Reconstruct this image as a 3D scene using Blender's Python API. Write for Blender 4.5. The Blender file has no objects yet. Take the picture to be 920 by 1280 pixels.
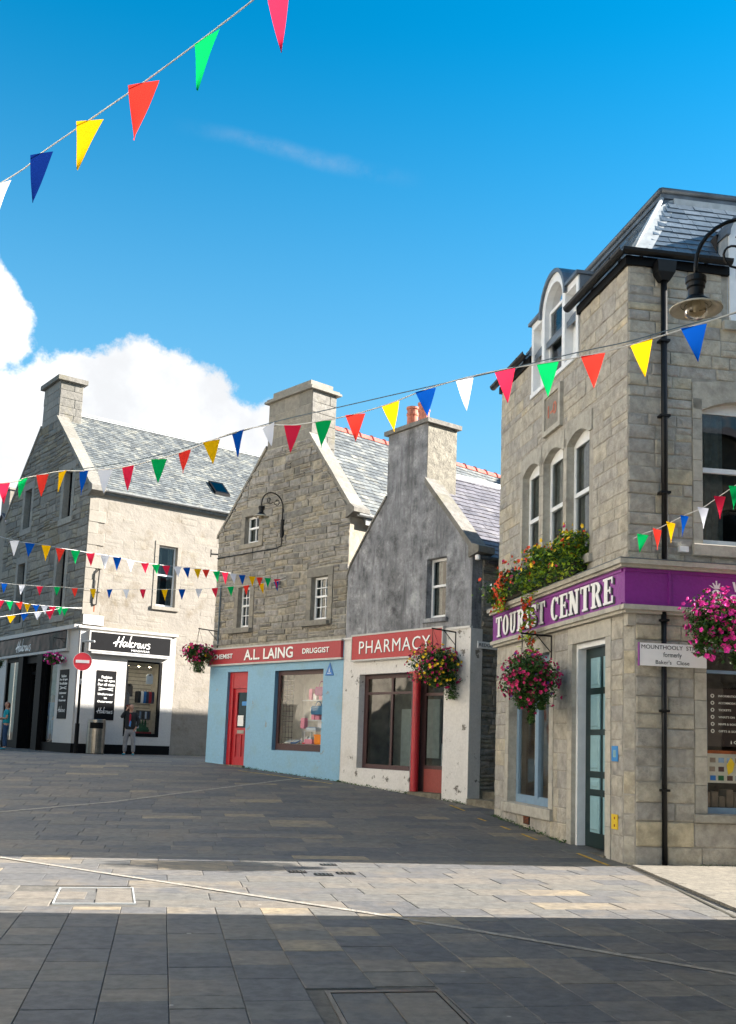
import bpy, bmesh, math, random
from mathutils import Vector, Matrix, noise
from mathutils.geometry import tessellate_polygon
rnd = random.Random(7)
scn = bpy.context.scene
COL = scn.collection
R = math.radians

# ------------------------------------------------------------------ camera
EYE = Vector((0, 0, 1.35))
PITCH, ROLL = R(7.893), R(2.058)
cam_d = bpy.data.cameras.new('camera'); cam = bpy.data.objects.new('camera', cam_d); COL.objects.link(cam)
fw = Vector((0, math.cos(PITCH), math.sin(PITCH))); up0 = Vector((0, -math.sin(PITCH), math.cos(PITCH))); rt0 = Vector((1, 0, 0))
rt = rt0 * math.cos(ROLL) + up0 * math.sin(ROLL); up = up0 * math.cos(ROLL) - rt0 * math.sin(ROLL)
mw = Matrix.Identity(4)
for i in range(3):
    mw[i][0] = rt[i]; mw[i][1] = up[i]; mw[i][2] = -fw[i]; mw[i][3] = EYE[i]
cam.matrix_world = mw
cam_d.sensor_fit = 'HORIZONTAL'; cam_d.sensor_width = 36.0; cam_d.lens = 1291.9 / 920 * 36
cam_d.shift_y = 110.2 / 1280 if False else 110.2 / 920
cam_d.clip_end = 3000; cam_d.clip_start = 0.05
scn.camera = cam

# ------------------------------------------------------------------ light
SUN_AZ, SUN_EL = R(81.0), R(26.0)
sd = bpy.data.lights.new('sun', 'SUN'); so = bpy.data.objects.new('sun', sd); COL.objects.link(so)
sd.energy = 4.8; sd.angle = R(0.5); sd.color = (1.0, 0.93, 0.84)
sdir = Vector((math.sin(SUN_AZ) * math.cos(SUN_EL), math.cos(SUN_AZ) * math.cos(SUN_EL), math.sin(SUN_EL)))
so.rotation_euler = sdir.to_track_quat('Z', 'Y').to_euler()
so.location = (30, 0, 40)
scn.view_settings.view_transform = 'Standard'; scn.view_settings.look = 'None'
scn.view_settings.gamma = 1.0; scn.view_settings.exposure = 2.25

def lin(c):
    c = c / 255.0
    return c / 12.92 if c <= 0.04045 else ((c + 0.055) / 1.055) ** 2.4
def rgb(h, a=1.0):
    if isinstance(h, str): h = h.lstrip('#'); h = tuple(int(h[i:i + 2], 16) for i in (0, 2, 4))
    return (lin(h[0]), lin(h[1]), lin(h[2]), a)

class NT:
    def __init__(s, tree): s.t = tree; s.n = tree.nodes; s.l = tree.links
    def new(s, typ, **kw):
        n = s.n.new(typ)
        for k, v in kw.items(): setattr(n, k, v)
        return n
    def set(s, sock, v):
        if hasattr(v, 'is_output') or isinstance(v, bpy.types.NodeSocket): s.l.new(v, sock)
        else: sock.default_value = v
    def math(s, op, a, b=None, c=None, clamp=False):
        n = s.new('ShaderNodeMath', operation=op, use_clamp=clamp); s.set(n.inputs[0], a)
        if b is not None: s.set(n.inputs[1], b)
        if c is not None: s.set(n.inputs[2], c)
        return n.outputs[0]
    def vmath(s, op, a, b=None):
        n = s.new('ShaderNodeVectorMath', operation=op); s.set(n.inputs[0], a)
        if b is not None: s.set(n.inputs[1], b)
        return n.outputs['Value'] if op in ('DISTANCE', 'DOT_PRODUCT', 'LENGTH') else n.outputs[0]
    def noise(s, vec, scale, detail=4, rough=0.55):
        n = s.new('ShaderNodeTexNoise'); s.l.new(vec, n.inputs['Vector'])
        n.inputs['Scale'].default_value = scale; n.inputs['Detail'].default_value = detail; n.inputs['Roughness'].default_value = rough
        return n.outputs['Fac']
    def mapr(s, v, a, b, c=0.0, d=1.0):
        n = s.new('ShaderNodeMapRange'); n.interpolation_type = 'SMOOTHSTEP' if a < b else 'LINEAR'
        s.set(n.inputs[0], v)
        for i, x in enumerate((a, b, c, d)): n.inputs[i + 1].default_value = x
        return n.outputs[0]
    def mix(s, f, a, b, mode='MIX'):
        n = s.new('ShaderNodeMix', data_type='RGBA', blend_type=mode)
        s.set(n.inputs[0], f); s.set(n.inputs[6], a); s.set(n.inputs[7], b)
        return n.outputs[2]
    def ramp(s, f, stops, interp='LINEAR'):
        n = s.new('ShaderNodeValToRGB'); n.color_ramp.interpolation = interp
        e = n.color_ramp.elements
        while len(e) < len(stops): e.new(0.5)
        for i, (p, c) in enumerate(stops): e[i].position = p; e[i].color = c
        s.set(n.inputs[0], f); return n.outputs[0]

def sky_world():
    w = bpy.data.worlds.new('World'); scn.world = w; w.use_nodes = True
    t = NT(w.node_tree); t.n.clear()
    out = t.new('ShaderNodeOutputWorld'); bg = t.new('ShaderNodeBackground')
    sky = t.new('ShaderNodeTexSky', sky_type='NISHITA'); sky.sun_disc = False
    sky.sun_elevation = SUN_EL; sky.sun_rotation = SUN_AZ; sky.altitude = 0; sky.air_density = 1.0; sky.dust_density = 0.8; sky.ozone_density = 2.5
    hs = t.new('ShaderNodeHueSaturation'); hs.inputs['Hue'].default_value = 0.483; hs.inputs['Saturation'].default_value = 1.6; hs.inputs['Value'].default_value = 0.93
    t.l.new(sky.outputs[0], hs.inputs['Color'])
    tc = t.new('ShaderNodeTexCoord'); D = t.vmath('NORMALIZE', tc.outputs['Generated'])
    # cumulus bank: soft union of round heads, edges broken up by noise
    def dr(az, el):
        az, el = R(az), R(el); return (math.sin(az) * math.cos(el), math.cos(az) * math.cos(el), math.sin(el))
    blobs = [(-22.6, 20.8, 3.3), (-26, 15, 6.5), (-21, 14.5, 4.6), (-16.4, 17.2, 3.3), (-13.6, 17.4, 3.9), (-11.0, 16.4, 4.1), (-16, 12, 6.0), (-8.4, 15.4, 4.0), (-5.4, 15.6, 3.6), (-4, 12, 4.5),
             (-36, 16, 9), (-52, 12, 10), (-70, 14, 12), (-100, 12, 13), (-130, 10, 11), (170, 9, 10), (100, 7, 8), (60, 6, 7),
             (150, 34, 17), (230, 32, 15), (195, 58, 12), (120, 60, 9), (282, 34, 8)]  # unseen clouds overhead and behind the camera, added to make the fill less blue
    m = None
    for az, el, r in blobs:
        d = t.vmath('DISTANCE', D, dr(az, el)); v = t.math('SUBTRACT', 1.0, t.math('DIVIDE', d, R(r)))
        m = v if m is None else t.math('SMOOTH_MAX', m, v, 0.06)
    n1 = t.noise(D, 9, 10, 0.62); n2 = t.noise(D, 30, 10, 0.68)
    f = t.math('ADD', m, t.math('MULTIPLY', t.math('SUBTRACT', n1, 0.5), 1.15)); f = t.math('ADD', f, t.math('MULTIPLY', t.math('SUBTRACT', n2, 0.5), 0.42))
    mask = t.mapr(f, -0.02, 0.13)
    shade = t.mapr(t.noise(t.vmath('ADD', D, (0.02, 0.0, 0.03)), 7, 7, 0.6), 0.36, 0.6, 0.80, 1.06)
    cl = t.new('ShaderNodeCombineColor'); t.l.new(t.math('MULTIPLY', shade, 4.0), cl.inputs[0]); t.l.new(t.math('MULTIPLY', shade, 4.08), cl.inputs[1]); t.l.new(t.math('MULTIPLY', shade, 4.2), cl.inputs[2])
    # thin contrail remnant
    a, b = Vector(dr(-13.9, 31.7)), Vector(dr(5.7, 29.3)); n = a.cross(b).normalized(); mid = Vector(dr(-5.0, 31.0))
    dist = t.math('ABSOLUTE', t.math('ADD', t.vmath('DOT_PRODUCT', D, tuple(n)), t.math('MULTIPLY', t.math('SUBTRACT', t.noise(D, 6, 4), 0.5), 0.03)))
    tr = t.math('MULTIPLY', t.mapr(dist, 0.0, 0.010, 1.0, 0.0), t.mapr(t.vmath('DISTANCE', D, tuple(mid)), 0.02, 0.12, 1.0, 0.0))
    tr = t.math('MULTIPLY', tr, t.mapr(t.noise(D, 16, 6, 0.7), 0.3, 0.65, 0.0, 0.16))
    skyc = t.mix(tr, hs.outputs[0], (2.5, 2.6, 2.8, 1))
    sep = t.new('ShaderNodeSeparateXYZ'); t.l.new(D, sep.inputs[0])
    skyc = t.mix(t.mapr(sep.outputs[2], 0.03, 0.62, 0.78, 0.0), skyc, (1.6, 2.6, 3.2, 1))
    c = t.mix(mask, skyc, cl.outputs[0])
    t.l.new(c, bg.inputs['Color']); bg.inputs['Strength'].default_value = 0.06
    t.l.new(bg.outputs[0], out.inputs[0])
sky_world()

# ------------------------------------------------------------------ materials
MATS = {}
def newmat(name):
    m = bpy.data.materials.new(name); m.use_nodes = True; t = NT(m.node_tree); t.n.clear()
    o = t.new('ShaderNodeOutputMaterial'); p = t.new('ShaderNodeBsdfPrincipled'); t.l.new(p.outputs[0], o.inputs[0])
    g = t.new('ShaderNodeNewGeometry'); t.pos = g.outputs['Position']; t.p = p; t.o = o
    MATS[name] = m; return m, t
def bump(t, h, dist, strength=1.0):
    b = t.new('ShaderNodeBump'); b.inputs['Distance'].default_value = dist; b.inputs['Strength'].default_value = strength
    t.l.new(h, b.inputs['Height']); t.l.new(b.outputs[0], t.p.inputs['Normal'])
def plain(name, col, rough=0.6, var=0.06, metal=0.0, spec=None, scale=8, bmp=0.0):
    m, t = newmat(name); c = rgb(col)
    n = t.noise(t.pos, scale, 5)
    lo = tuple(max(0, x * (1 - 2 * var)) for x in c[:3]) + (1,); hi = tuple(min(1, x * (1 + 2 * var)) for x in c[:3]) + (1,)
    t.l.new(t.ramp(n, [(0.25, lo), (0.75, hi)]), t.p.inputs['Base Color'])
    t.p.inputs['Roughness'].default_value = rough; t.p.inputs['Metallic'].default_value = metal
    if spec is not None: t.p.inputs['Specular IOR Level'].default_value = spec
    if bmp: bump(t, t.noise(t.pos, scale * 6, 4), bmp)
    return m
def tone_attr(t):
    a = t.new('ShaderNodeAttribute'); a.attribute_name = 'tone'; return a.outputs['Fac']
def stone(name, cols, rough=0.85, grain=30, bmp=0.012, mott=0.35, stain=None, stain_scale=1.2, gum=False):
    m, t = newmat(name); tn = tone_attr(t)
    stops = [(i / max(1, len(cols) - 1), rgb(c)) for i, c in enumerate(cols)]
    tj = t.math('ADD', tn, t.math('MULTIPLY', t.math('SUBTRACT', t.noise(t.pos, 2.3, 3), 0.5), 0.35))
    base = t.ramp(tj, stops)
    n = t.noise(t.pos, grain * 0.3, 6, 0.65)
    g = t.mapr(n, 0.25, 0.75, 1 - mott, 1 + mott * 0.55)
    cc = t.new('ShaderNodeCombineColor'); [t.l.new(g, cc.inputs[i]) for i in range(3)]
    c = t.mix(1.0, base, cc.outputs[0], 'MULTIPLY')
    if stain:
        s = t.mapr(t.noise(t.pos, stain_scale, 6, 0.7), 0.5, 0.72, 0.0, 0.75)
        c = t.mix(s, c, rgb(stain))
    if gum:   # trodden gum, drips and dark scuffs
        vo = t.new('ShaderNodeTexVoronoi'); vo.inputs['Scale'].default_value = 1.7; t.l.new(t.pos, vo.inputs['Vector'])
        c = t.mix(t.mapr(vo.outputs['Distance'], 0.022, 0.034, 0.55, 0.0), c, rgb('#aaa8a2'))
        c = t.mix(t.mapr(t.noise(t.pos, 0.45, 7, 0.7), 0.52, 0.75, 0.0, 0.45), c, rgb('#4c4a48'))
        c = t.mix(t.mapr(t.noise(t.pos, 5.5, 8, 0.8), 0.66, 0.72, 0.0, 0.35), c, rgb('#9d988e'))
    t.l.new(c, t.p.inputs['Base Color']); t.p.inputs['Roughness'].default_value = rough
    h = t.math('ADD', t.math('MULTIPLY', t.noise(t.pos, grain, 5, 0.7), 0.6), n)
    bump(t, h, bmp)
    return m
def worn(name, col, under, amt=0.70, rough=0.6, scale=5, dirt='#7d776a', bmp=0.004, dirt_amt=0.5):
    m, t = newmat(name); c = rgb(col)
    n = t.noise(t.pos, scale, 8, 0.72); chip = t.mapr(n, amt, amt + 0.015)
    d = t.mapr(t.noise(t.pos, 1.6, 6, 0.65), 0.48, 0.78, 0.0, dirt_amt)
    fine = t.mapr(t.noise(t.pos, 22, 5, 0.7), 0.2, 0.8, 0.86, 1.06)
    cc = t.new('ShaderNodeCombineColor'); [t.l.new(fine, cc.inputs[i]) for i in range(3)]
    x = t.mix(1.0, c, cc.outputs[0], 'MULTIPLY'); x = t.mix(d, x, rgb(dirt)); x = t.mix(chip, x, rgb(under))
    t.l.new(x, t.p.inputs['Base Color']); t.p.inputs['Roughness'].default_value = rough
    h = t.math('SUBTRACT', t.noise(t.pos, 14, 5), t.math('MULTIPLY', chip, 0.6)); bump(t, h, bmp * 2)
    return m
def glass(name, tint='#ffffff', refl=1.0):
    m, t = newmat(name); t.n.remove(t.p)
    tr = t.new('ShaderNodeBsdfTransparent'); tr.inputs[0].default_value = rgb(tint)
    gl = t.new('ShaderNodeBsdfGlossy'); gl.inputs['Roughness'].default_value = 0.02
    lw = t.new('ShaderNodeLayerWeight'); lw.inputs[0].default_value = 0.22
    b = t.new('ShaderNodeBump'); b.inputs['Distance'].default_value = 0.004; t.l.new(t.noise(t.pos, 1.5, 2), b.inputs['Height']); t.l.new(b.outputs[0], gl.inputs['Normal'])
    f = t.math('ADD', t.math('MULTIPLY', lw.outputs['Fresnel'], refl), 0.05, clamp=True)
    mx = t.new('ShaderNodeMixShader'); t.l.new(f, mx.inputs[0]); t.l.new(tr.outputs[0], mx.inputs[1]); t.l.new(gl.outputs[0], mx.inputs[2])
    t.l.new(mx.outputs[0], t.o.inputs[0]); return m

M = MATS
stone('tourist_stone', ['#9d9992', '#a7a299', '#ada79b', '#b4ac9b', '#a9a49a', '#bcb096'], bmp=0.028, grain=22, stain='#8f8b83', stain_scale=0.9)
stone('tourist_dressed', ['#a8a49a', '#b0ab9f', '#b6afa1'], bmp=0.006, mott=0.2, stain='#77736a')
plain('tourist_mortar', '#9b968c', 0.95, 0.15, bmp=0.004)
stone('rubble_stone', ['#74726d', '#85827b', '#94908a', '#817f7b', '#9d9480', '#8f8e8a'], bmp=0.022, mott=0.45, stain='#57534a', stain_scale=0.8)
stone('rubble_dressed', ['#77746c', '#858178', '#8b8578'], bmp=0.008, mott=0.25)
plain('rubble_mortar', '#989489', 0.95, 0.2, bmp=0.006)
stone('grey_stone', ['#6b6963', '#7b7972', '#86827a', '#8f8a7c', '#7d7460'], bmp=0.012, mott=0.3, stain='#6a675f')
stone('grey_dressed', ['#86847e', '#908d86', '#98948a'], bmp=0.006, mott=0.2)
plain('grey_mortar', '#6d6a64', 0.95, 0.15)
stone('cream_wall', ['#837d72', '#89837a', '#8e887d'], bmp=0.022, grain=9, mott=0.10, stain='#6b5f4b', stain_scale=1.1)
stone('cream_stone', ['#87817700'[:7], '#8d877d', '#8a847a'], bmp=0.012, grain=12, mott=0.12)
stone('lime_wall', ['#989080', '#a39b8a'], bmp=0.03, grain=10, mott=0.3, stain='#8f8873')
m, t = newmat('render_wall')
n1 = t.noise(t.pos, 2.6, 12, 0.78); mp = t.new('ShaderNodeMapping'); mp.inputs['Scale'].default_value = (2.2, 2.2, 0.30); t.l.new(t.pos, mp.inputs[0])
n2 = t.noise(mp.outputs[0], 2.2, 7, 0.65)
cb = t.ramp(n1, [(0.33, rgb('#3a3b3e')), (0.43, rgb('#5f6063')), (0.54, rgb('#828386')), (0.66, rgb('#aeafb0'))])
cb = t.mix(t.mapr(n2, 0.42, 0.62, 0.0, 0.5), cb, rgb('#a2a4a9')); cb = t.mix(t.mapr(t.noise(mp.outputs[0], 1.1, 9, 0.75), 0.50, 0.66, 0, 0.75), cb, rgb('#3d3c3d'))
t.l.new(cb, t.p.inputs['Base Color']); t.p.inputs['Roughness'].default_value = 0.9; bump(t, t.noise(t.pos, 26, 6, 0.7), 0.022)
stone('chimney_harl', ['#7d786c', '#8b8678'], bmp=0.02, grain=26, mott=0.5, stain='#6c685e', stain_scale=2)
stone('skew_stone', ['#6b6962', '#797670', '#72706a'], bmp=0.012, mott=0.35, stain='#6b664e')
stone('pale_skew', ['#77746c', '#84817a'], bmp=0.01, mott=0.25, stain='#8b8573')
worn('white_paint', '#bbb9b5', '#6f6c66', 0.70, scale=4, dirt='#a9a394', dirt_amt=0.3)
worn('white_paint_worn', '#d2cfcb', '#77726a', 0.61, scale=3.6, dirt='#9c968a', dirt_amt=0.35)
worn('blue_paint', '#7fabc6', '#8a9391', 0.628, scale=4.2, dirt='#7f9a9c', dirt_amt=0.5)
worn('blue_trim', '#5c87a3', '#50606b', 0.75)
worn('red_paint', '#b0202a', '#5a2a28', 0.76, rough=0.4, dirt='#8d2a2e')
worn('red_sign', '#a42a33', '#7b4a48', 0.76, rough=0.5, dirt='#8c3236')
worn('faded_red_sign', '#b0383a', '#8b5a55', 0.74, rough=0.6, dirt='#933a3c')
worn('brick_red', '#8d3f38', '#5d3833', 0.74, dirt='#7a3a35')
worn('purple_paint', '#7f2086', '#55195a', 0.8, rough=0.42, dirt='#6a1c70', dirt_amt=0.3)
worn('maroon_frame', '#452c2c', '#2f2221', 0.78, rough=0.5, dirt='#3c2a2a')
plain('white_frame', '#dcdedf', 0.45, 0.04)
plain('blue_frame', '#7690a6', 0.45, 0.05)
plain('pale_panel', '#7fa3aa', 0.4, 0.06)
plain('green_door', '#0b2220', 0.35, 0.1, spec=0.3)
plain('black_paint', '#0c0d0f', 0.55, 0.15, spec=0.12)
plain('black_iron', '#0b0c0e', 0.45, 0.2, spec=0.3)
plain('dark_sign', '#0f1013', 0.55, 0.1, spec=0.12)
plain('print_white', '#e8e8e6', 0.6, 0.02)
plain('print_cream', '#dcd8cc', 0.6, 0.05)
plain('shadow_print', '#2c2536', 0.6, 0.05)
plain('dark_print', '#2a2a2c', 0.7, 0.05)
plain('lead', '#59626b', 0.42, 0.2, metal=0.3, scale=5)
plain('lead_flashing', '#a9adae', 0.5, 0.12)
plain('zinc_gutter', '#9a9c9c', 0.45, 0.15)
plain('lamp_inside', '#b9b2a2', 0.5, 0.1)
plain('terracotta', '#b06a55', 0.8, 0.2, bmp=0.004)
plain('ridge_red', '#b3574b', 0.8, 0.2, bmp=0.004)
plain('steel', '#8f8b84', 0.28, 0.1, metal=1.0)
plain('interior_dark', '#3a3430', 0.9, 0.2)
plain('interior_brown', '#958c7e', 0.9, 0.3, scale=3)
plain('harl_white', '#c9c1b2', 0.9, 0.06)
m, t = newmat('lit_lamp'); t.p.inputs['Emission Color'].default_value = rgb('#ffe9c0'); t.p.inputs['Emission Strength'].default_value = 14
plain('interior_pale', '#dddbd2', 0.8, 0.08)
plain('curtain', '#9a9890', 0.9, 0.15, scale=14)
plain('skin', '#b98a72', 0.6, 0.05)
plain('hair_dark', '#3a2d25', 0.8, 0.2, scale=40)
plain('hair_auburn', '#6e3a26', 0.7, 0.2, scale=40)
plain('cloth_black', '#1d1f22', 0.9, 0.15)
plain('cloth_grey', '#7d7f84', 0.9, 0.12, scale=12)
plain('cloth_teal', '#1495a3', 0.9, 0.1)
plain('denim', '#26405f', 0.9, 0.15)
plain('pale_denim', '#7d93ab', 0.9, 0.15)
plain('beige_cloth', '#8a7a6a', 0.9, 0.12)
plain('teal_shoe', '#0f7f92', 0.6, 0.1)
plain('sign_red', '#e0283c', 0.4, 0.03)
plain('enamel_white', '#ecebea', 0.35, 0.02)
plain('hazard_yellow', '#d9b516', 0.5, 0.06)
plain('notice_blue', '#2a7fc0', 0.4, 0.05)
plain('sign_blue', '#1668b0', 0.4, 0.05)
plain('box_orange', '#f0900c', 0.5, 0.03)
plain('box_purple', '#8a3270', 0.5, 0.05)
plain('box_blue', '#2c6f9a', 0.5, 0.05)
plain('toy_pink', '#dd8fa6', 0.7, 0.05)
plain('knit_green', '#1f5a36', 0.9, 0.2, scale=20)
plain('knit_red', '#a02230', 0.9, 0.1)
plain('knit_navy', '#22304f', 0.9, 0.1)
plain('knit_brown', '#4e3833', 0.9, 0.15)
plain('knit_grey', '#4b4a4c', 0.9, 0.15)
plain('poster_brown', '#4a3c39', 0.5, 0.04)
plain('poster_blue', '#c2d0dc', 0.6, 0.05)
plain('yellow_line', '#c9a03a', 0.85, 0.3, scale=12)
plain('pale_rock', '#a59c88', 0.9, 0.2)
plain('rust', '#8d4a22', 0.9, 0.3)
plain('flower_magenta', '#b3105a', 0.6, 0.15, scale=30)
plain('flower_pink', '#e02a9c', 0.6, 0.12, scale=30)
plain('flower_orange', '#e0491c', 0.6, 0.15, scale=30)
plain('flower_yellow', '#e6bf18', 0.6, 0.12, scale=30)
plain('flower_purple', '#5a2a7a', 0.6, 0.12, scale=30)
plain('flower_white', '#dfe3df', 0.6, 0.05)
plain('basket_moss', '#2d2a1c', 0.95, 0.3, scale=20)
for nm, cols in (('leaf_dark', ['#243d16', '#375a20', '#4d7029', '#2c4e22']), ('leaf_lime', ['#628a1e', '#94b324', '#bccb34', '#436c22'])):
    m, t = newmat(nm); t.l.new(t.ramp(tone_attr(t), [(i / 3, rgb(c)) for i, c in enumerate(cols)]), t.p.inputs['Base Color'])
    t.p.inputs['Roughness'].default_value = 0.55; t.p.inputs['Subsurface Weight'].default_value = 0.0
stone('slate_pale', ['#4a4f52', '#5f6466', '#757978', '#52575a', '#878881'], rough=0.6, bmp=0.006, mott=0.4, stain='#918f84', stain_scale=3.0)
stone('slate_violet', ['#504f57', '#5f5e66', '#6d6b73', '#58575d'], rough=0.6, bmp=0.006, mott=0.3, stain='#807e7f', stain_scale=2.5)
stone('slate_blue', ['#4c5966', '#5b6874', '#6b7783', '#53606c'], rough=0.42, bmp=0.005, mott=0.22)
stone('paving_stone', ['#535456', '#5b5b5c', '#64635f', '#736d64', '#5a5b5d', '#90836c'], rough=0.72, bmp=0.006, grain=34, mott=0.36, stain='#70685d', stain_scale=1.4, gum=True)
stone('paving_joint', ['#54524e', '#5e5b55'], bmp=0.008, mott=0.5)
stone('setts_pale', ['#86817a', '#98938a', '#7a766f'], bmp=0.015, grain=60, mott=0.4)
stone('pavement_concrete', ['#716c62', '#7b766b'], bmp=0.008, grain=50, mott=0.4, stain='#867f71', stain_scale=2)
stone('step_stone', ['#7d7666', '#6d685a'], bmp=0.02, mott=0.5, stain='#4f4d38')
glass('shop_glass'); glass('sky_glass', '#b8c4c8', 1.0); glass('lamp_glass', '#e8e0d0', 0.8)
for nm, c in (('red', '#c81a34'), ('orange', '#dc3a30'), ('pink', '#d42a48'), ('yellow', '#dfae10'), ('blue', '#0a48a0'), ('green', '#0aa256'), ('white', '#d8dce6'), ('navy', '#0c2464')):
    m, t = newmat('flag_' + nm); t.n.remove(t.p); df = t.new('ShaderNodeBsdfDiffuse'); tl = t.new('ShaderNodeBsdfTranslucent'); mx = t.new('ShaderNodeMixShader'); mx.inputs[0].default_value = 0.5
    df.inputs[0].default_value = rgb(c); tl.inputs[0].default_value = rgb(c)
    t.l.new(df.outputs[0], mx.inputs[1]); t.l.new(tl.outputs[0], mx.inputs[2]); t.l.new(mx.outputs[0], t.o.inputs[0])
plain('cord', '#c9c9c6', 0.8, 0.03)
plain('dark_cord', '#50606a', 0.8, 0.05)

# ------------------------------------------------------------------ mesh helpers
class Frame:
    """vertical plane: u along the wall, v outward, z up"""
    def __init__(s, o, az, out):
        s.o = Vector((o[0], o[1], 0)); a = R(az); s.u = Vector((math.sin(a), math.cos(a), 0)); s.az = az
        s.n = Vector((s.u.y, -s.u.x, 0)) * out; s.out = out
    def P(s, u, v, z): return s.o + s.u * u + s.n * v + Vector((0, 0, z))
    def sub(s, u, v=0): q = s.P(u, v, 0); return Frame((q.x, q.y), s.az, s.out)
class MB:
    def __init__(s): s.v = []; s.f = []; s.t = []
    def add(s, pts, faces, tone=0.5, flip=False):
        b = len(s.v); s.v += [Vector(p) for p in pts]
        for f in faces:
            f = [b + i for i in f]; s.f.append(f[::-1] if flip else f); s.t.append(tone)
        return s
    def box(s, F, u0, u1, v0, v1, z0, z1, tone=0.5):
        p = [F.P(u, v, z) for z in (z0, z1) for v in (v0, v1) for u in (u0, u1)]
        return s.add(p, [(0, 2, 3, 1), (4, 5, 7, 6), (0, 1, 5, 4), (2, 6, 7, 3), (0, 4, 6, 2), (1, 3, 7, 5)], tone, F.out > 0)
    def prism(s, F, poly, v0, v1, tone=0.5):
        n = len(poly); p = [F.P(u, v0, z) for u, z in poly] + [F.P(u, v1, z) for u, z in poly]
        tri = tessellate_polygon([[Vector((a, b, 0)) for a, b in poly]])
        fs = [tuple(n + i for i in f) for f in tri] + [tuple(f)[::-1] for f in tri] + [(i, (i + 1) % n, n + (i + 1) % n, n + i) for i in range(n)]
        area = sum(poly[i][0] * poly[(i + 1) % n][1] - poly[(i + 1) % n][0] * poly[i][1] for i in range(n))
        fl = (F.out < 0) != (area < 0)
        # tessellation orientation follows +Z normal
        c = [(f, (poly[f[1] % n][0] - poly[f[0] % n][0]) * (poly[f[2] % n][1] - poly[f[0] % n][1]) - (poly[f[2] % n][0] - poly[f[0] % n][0]) * (poly[f[1] % n][1] - poly[f[0] % n][1])) for f in fs[:2 * len(tri)]]
        g = []
        for k, (f, a) in enumerate(c):
            want = 1 if k < len(tri) else -1
            if area < 0: want = -want
            g.append(f if a * want > 0 else f[::-1])
        return s.add(p, g + fs[2 * len(tri):], tone, fl)
    def cobble(s, F, poly, v0, v1, bev, tone=0.5, bulge=0.0):
        n = len(poly); cx = sum(p[0] for p in poly) / n; cz = sum(p[1] for p in poly) / n
        du = max(p[0] for p in poly) - min(p[0] for p in poly); dz = max(p[1] for p in poly) - min(p[1] for p in poly)
        ku, kz = max(0.3, 1 - 2 * bev / max(du, .01)), max(0.3, 1 - 2 * bev / max(dz, .01))
        a = [F.P(u, v0, z) for u, z in poly]; b = [F.P(u, v1 - bev * .6, z) for u, z in poly]
        c = [F.P(cx + (u - cx) * ku, v1 + rnd.uniform(-1, 1) * bulge * .4, cz + (z - cz) * kz) for u, z in poly]; d = [F.P(cx, v1 + rnd.uniform(0.2, 1) * bulge, cz)]
        fs = []
        for i in range(n):
            j = (i + 1) % n; fs += [(i, j, n + j, n + i), (n + i, n + j, 2 * n + j, 2 * n + i), (2 * n + i, 2 * n + j, 3 * n)]
        return s.add(a + b + c + d, fs, tone, F.out < 0)
    def tube(s, pts, r, k=6, tone=0.5, caps=True):
        pts = [Vector(p) for p in pts]; rings = []; prev = None
        for i, p in enumerate(pts):
            d = (pts[min(i + 1, len(pts) - 1)] - pts[max(i - 1, 0)]).normalized()
            a = prev if prev else (Vector((0, 0, 1)) if abs(d.z) < 0.9 else Vector((1, 0, 0)))
            x = (a - d * a.dot(d)).normalized(); prev = x; y = d.cross(x); rr = r[i] if isinstance(r, (list, tuple)) else r
            rings += [p + (x * math.cos(2 * math.pi * j / k) + y * math.sin(2 * math.pi * j / k)) * rr for j in range(k)]
        fs = [(i * k + j, i * k + (j + 1) % k, (i + 1) * k + (j + 1) % k, (i + 1) * k + j) for i in range(len(pts) - 1) for j in range(k)]
        if caps: fs += [tuple(range(k))[::-1], tuple(range((len(pts) - 1) * k, len(pts) * k))]
        return s.add(rings, fs, tone)
    def lathe(s, c, prof, k=20, tone=0.5, rot=None):
        c = Vector(c); v = []
        for r, z in prof:
            for j in range(k):
                a = 2 * math.pi * j / k; q = Vector((r * math.cos(a), r * math.sin(a), z))
                v.append(c + (rot @ q if rot else q))
        fs = [(i * k + j, i * k + (j + 1) % k, (i + 1) * k + (j + 1) % k, (i + 1) * k + j) for i in range(len(prof) - 1) for j in range(k)]
        return s.add(v, fs, tone)
ORG = {}
def link(o, parent=None):
    COL.objects.link(o)
    if parent is not None: o.parent = parent
    return o
def mesh_from(mb, name, mat, org):
    me = bpy.data.meshes.new(name); me.from_pydata([tuple(v - org) for v in mb.v], [], mb.f)
    at = me.attributes.new('tone', 'FLOAT', 'FACE'); at.data.foreach_set('value', mb.t)
    me.materials.append(M[mat] if isinstance(mat, str) else mat); return me
def build(name, mb, mat, parent=None, smooth=False, kind=None, label=None):
    org = ORG[parent.name] if parent is not None else Vector((0, 0, 0))
    me = mesh_from(mb, name, mat, org)
    if smooth: me.shade_smooth()
    o = bpy.data.objects.new(name, me); link(o, parent); ORG[o.name] = org
    if kind: o['kind'] = kind
    if label: o['label'] = label
    return o
def thing(name, loc, label, cat, group=None):
    o = bpy.data.objects.new(name, None); link(o); o.location = Vector(loc); o.empty_display_size = 0.2; ORG[o.name] = Vector(loc)
    o['label'] = label; o['category'] = cat
    if group: o['group'] = group
    return o
def tag(o, label, cat, group=None):
    o['label'] = label; o['category'] = cat
    if group: o['group'] = group
    return o
def lone(name, mb, mat, label, cat, group=None, smooth=False):
    """a thing that is one mesh, origin at its own foot"""
    c = Vector((sum(v.x for v in mb.v) / len(mb.v), sum(v.y for v in mb.v) / len(mb.v), min(v.z for v in mb.v)))
    me = mesh_from(mb, name, mat, c)
    if smooth: me.shade_smooth()
    o = bpy.data.objects.new(name, me); link(o); o.location = c; ORG[o.name] = c; return tag(o, label, cat, group)
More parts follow.
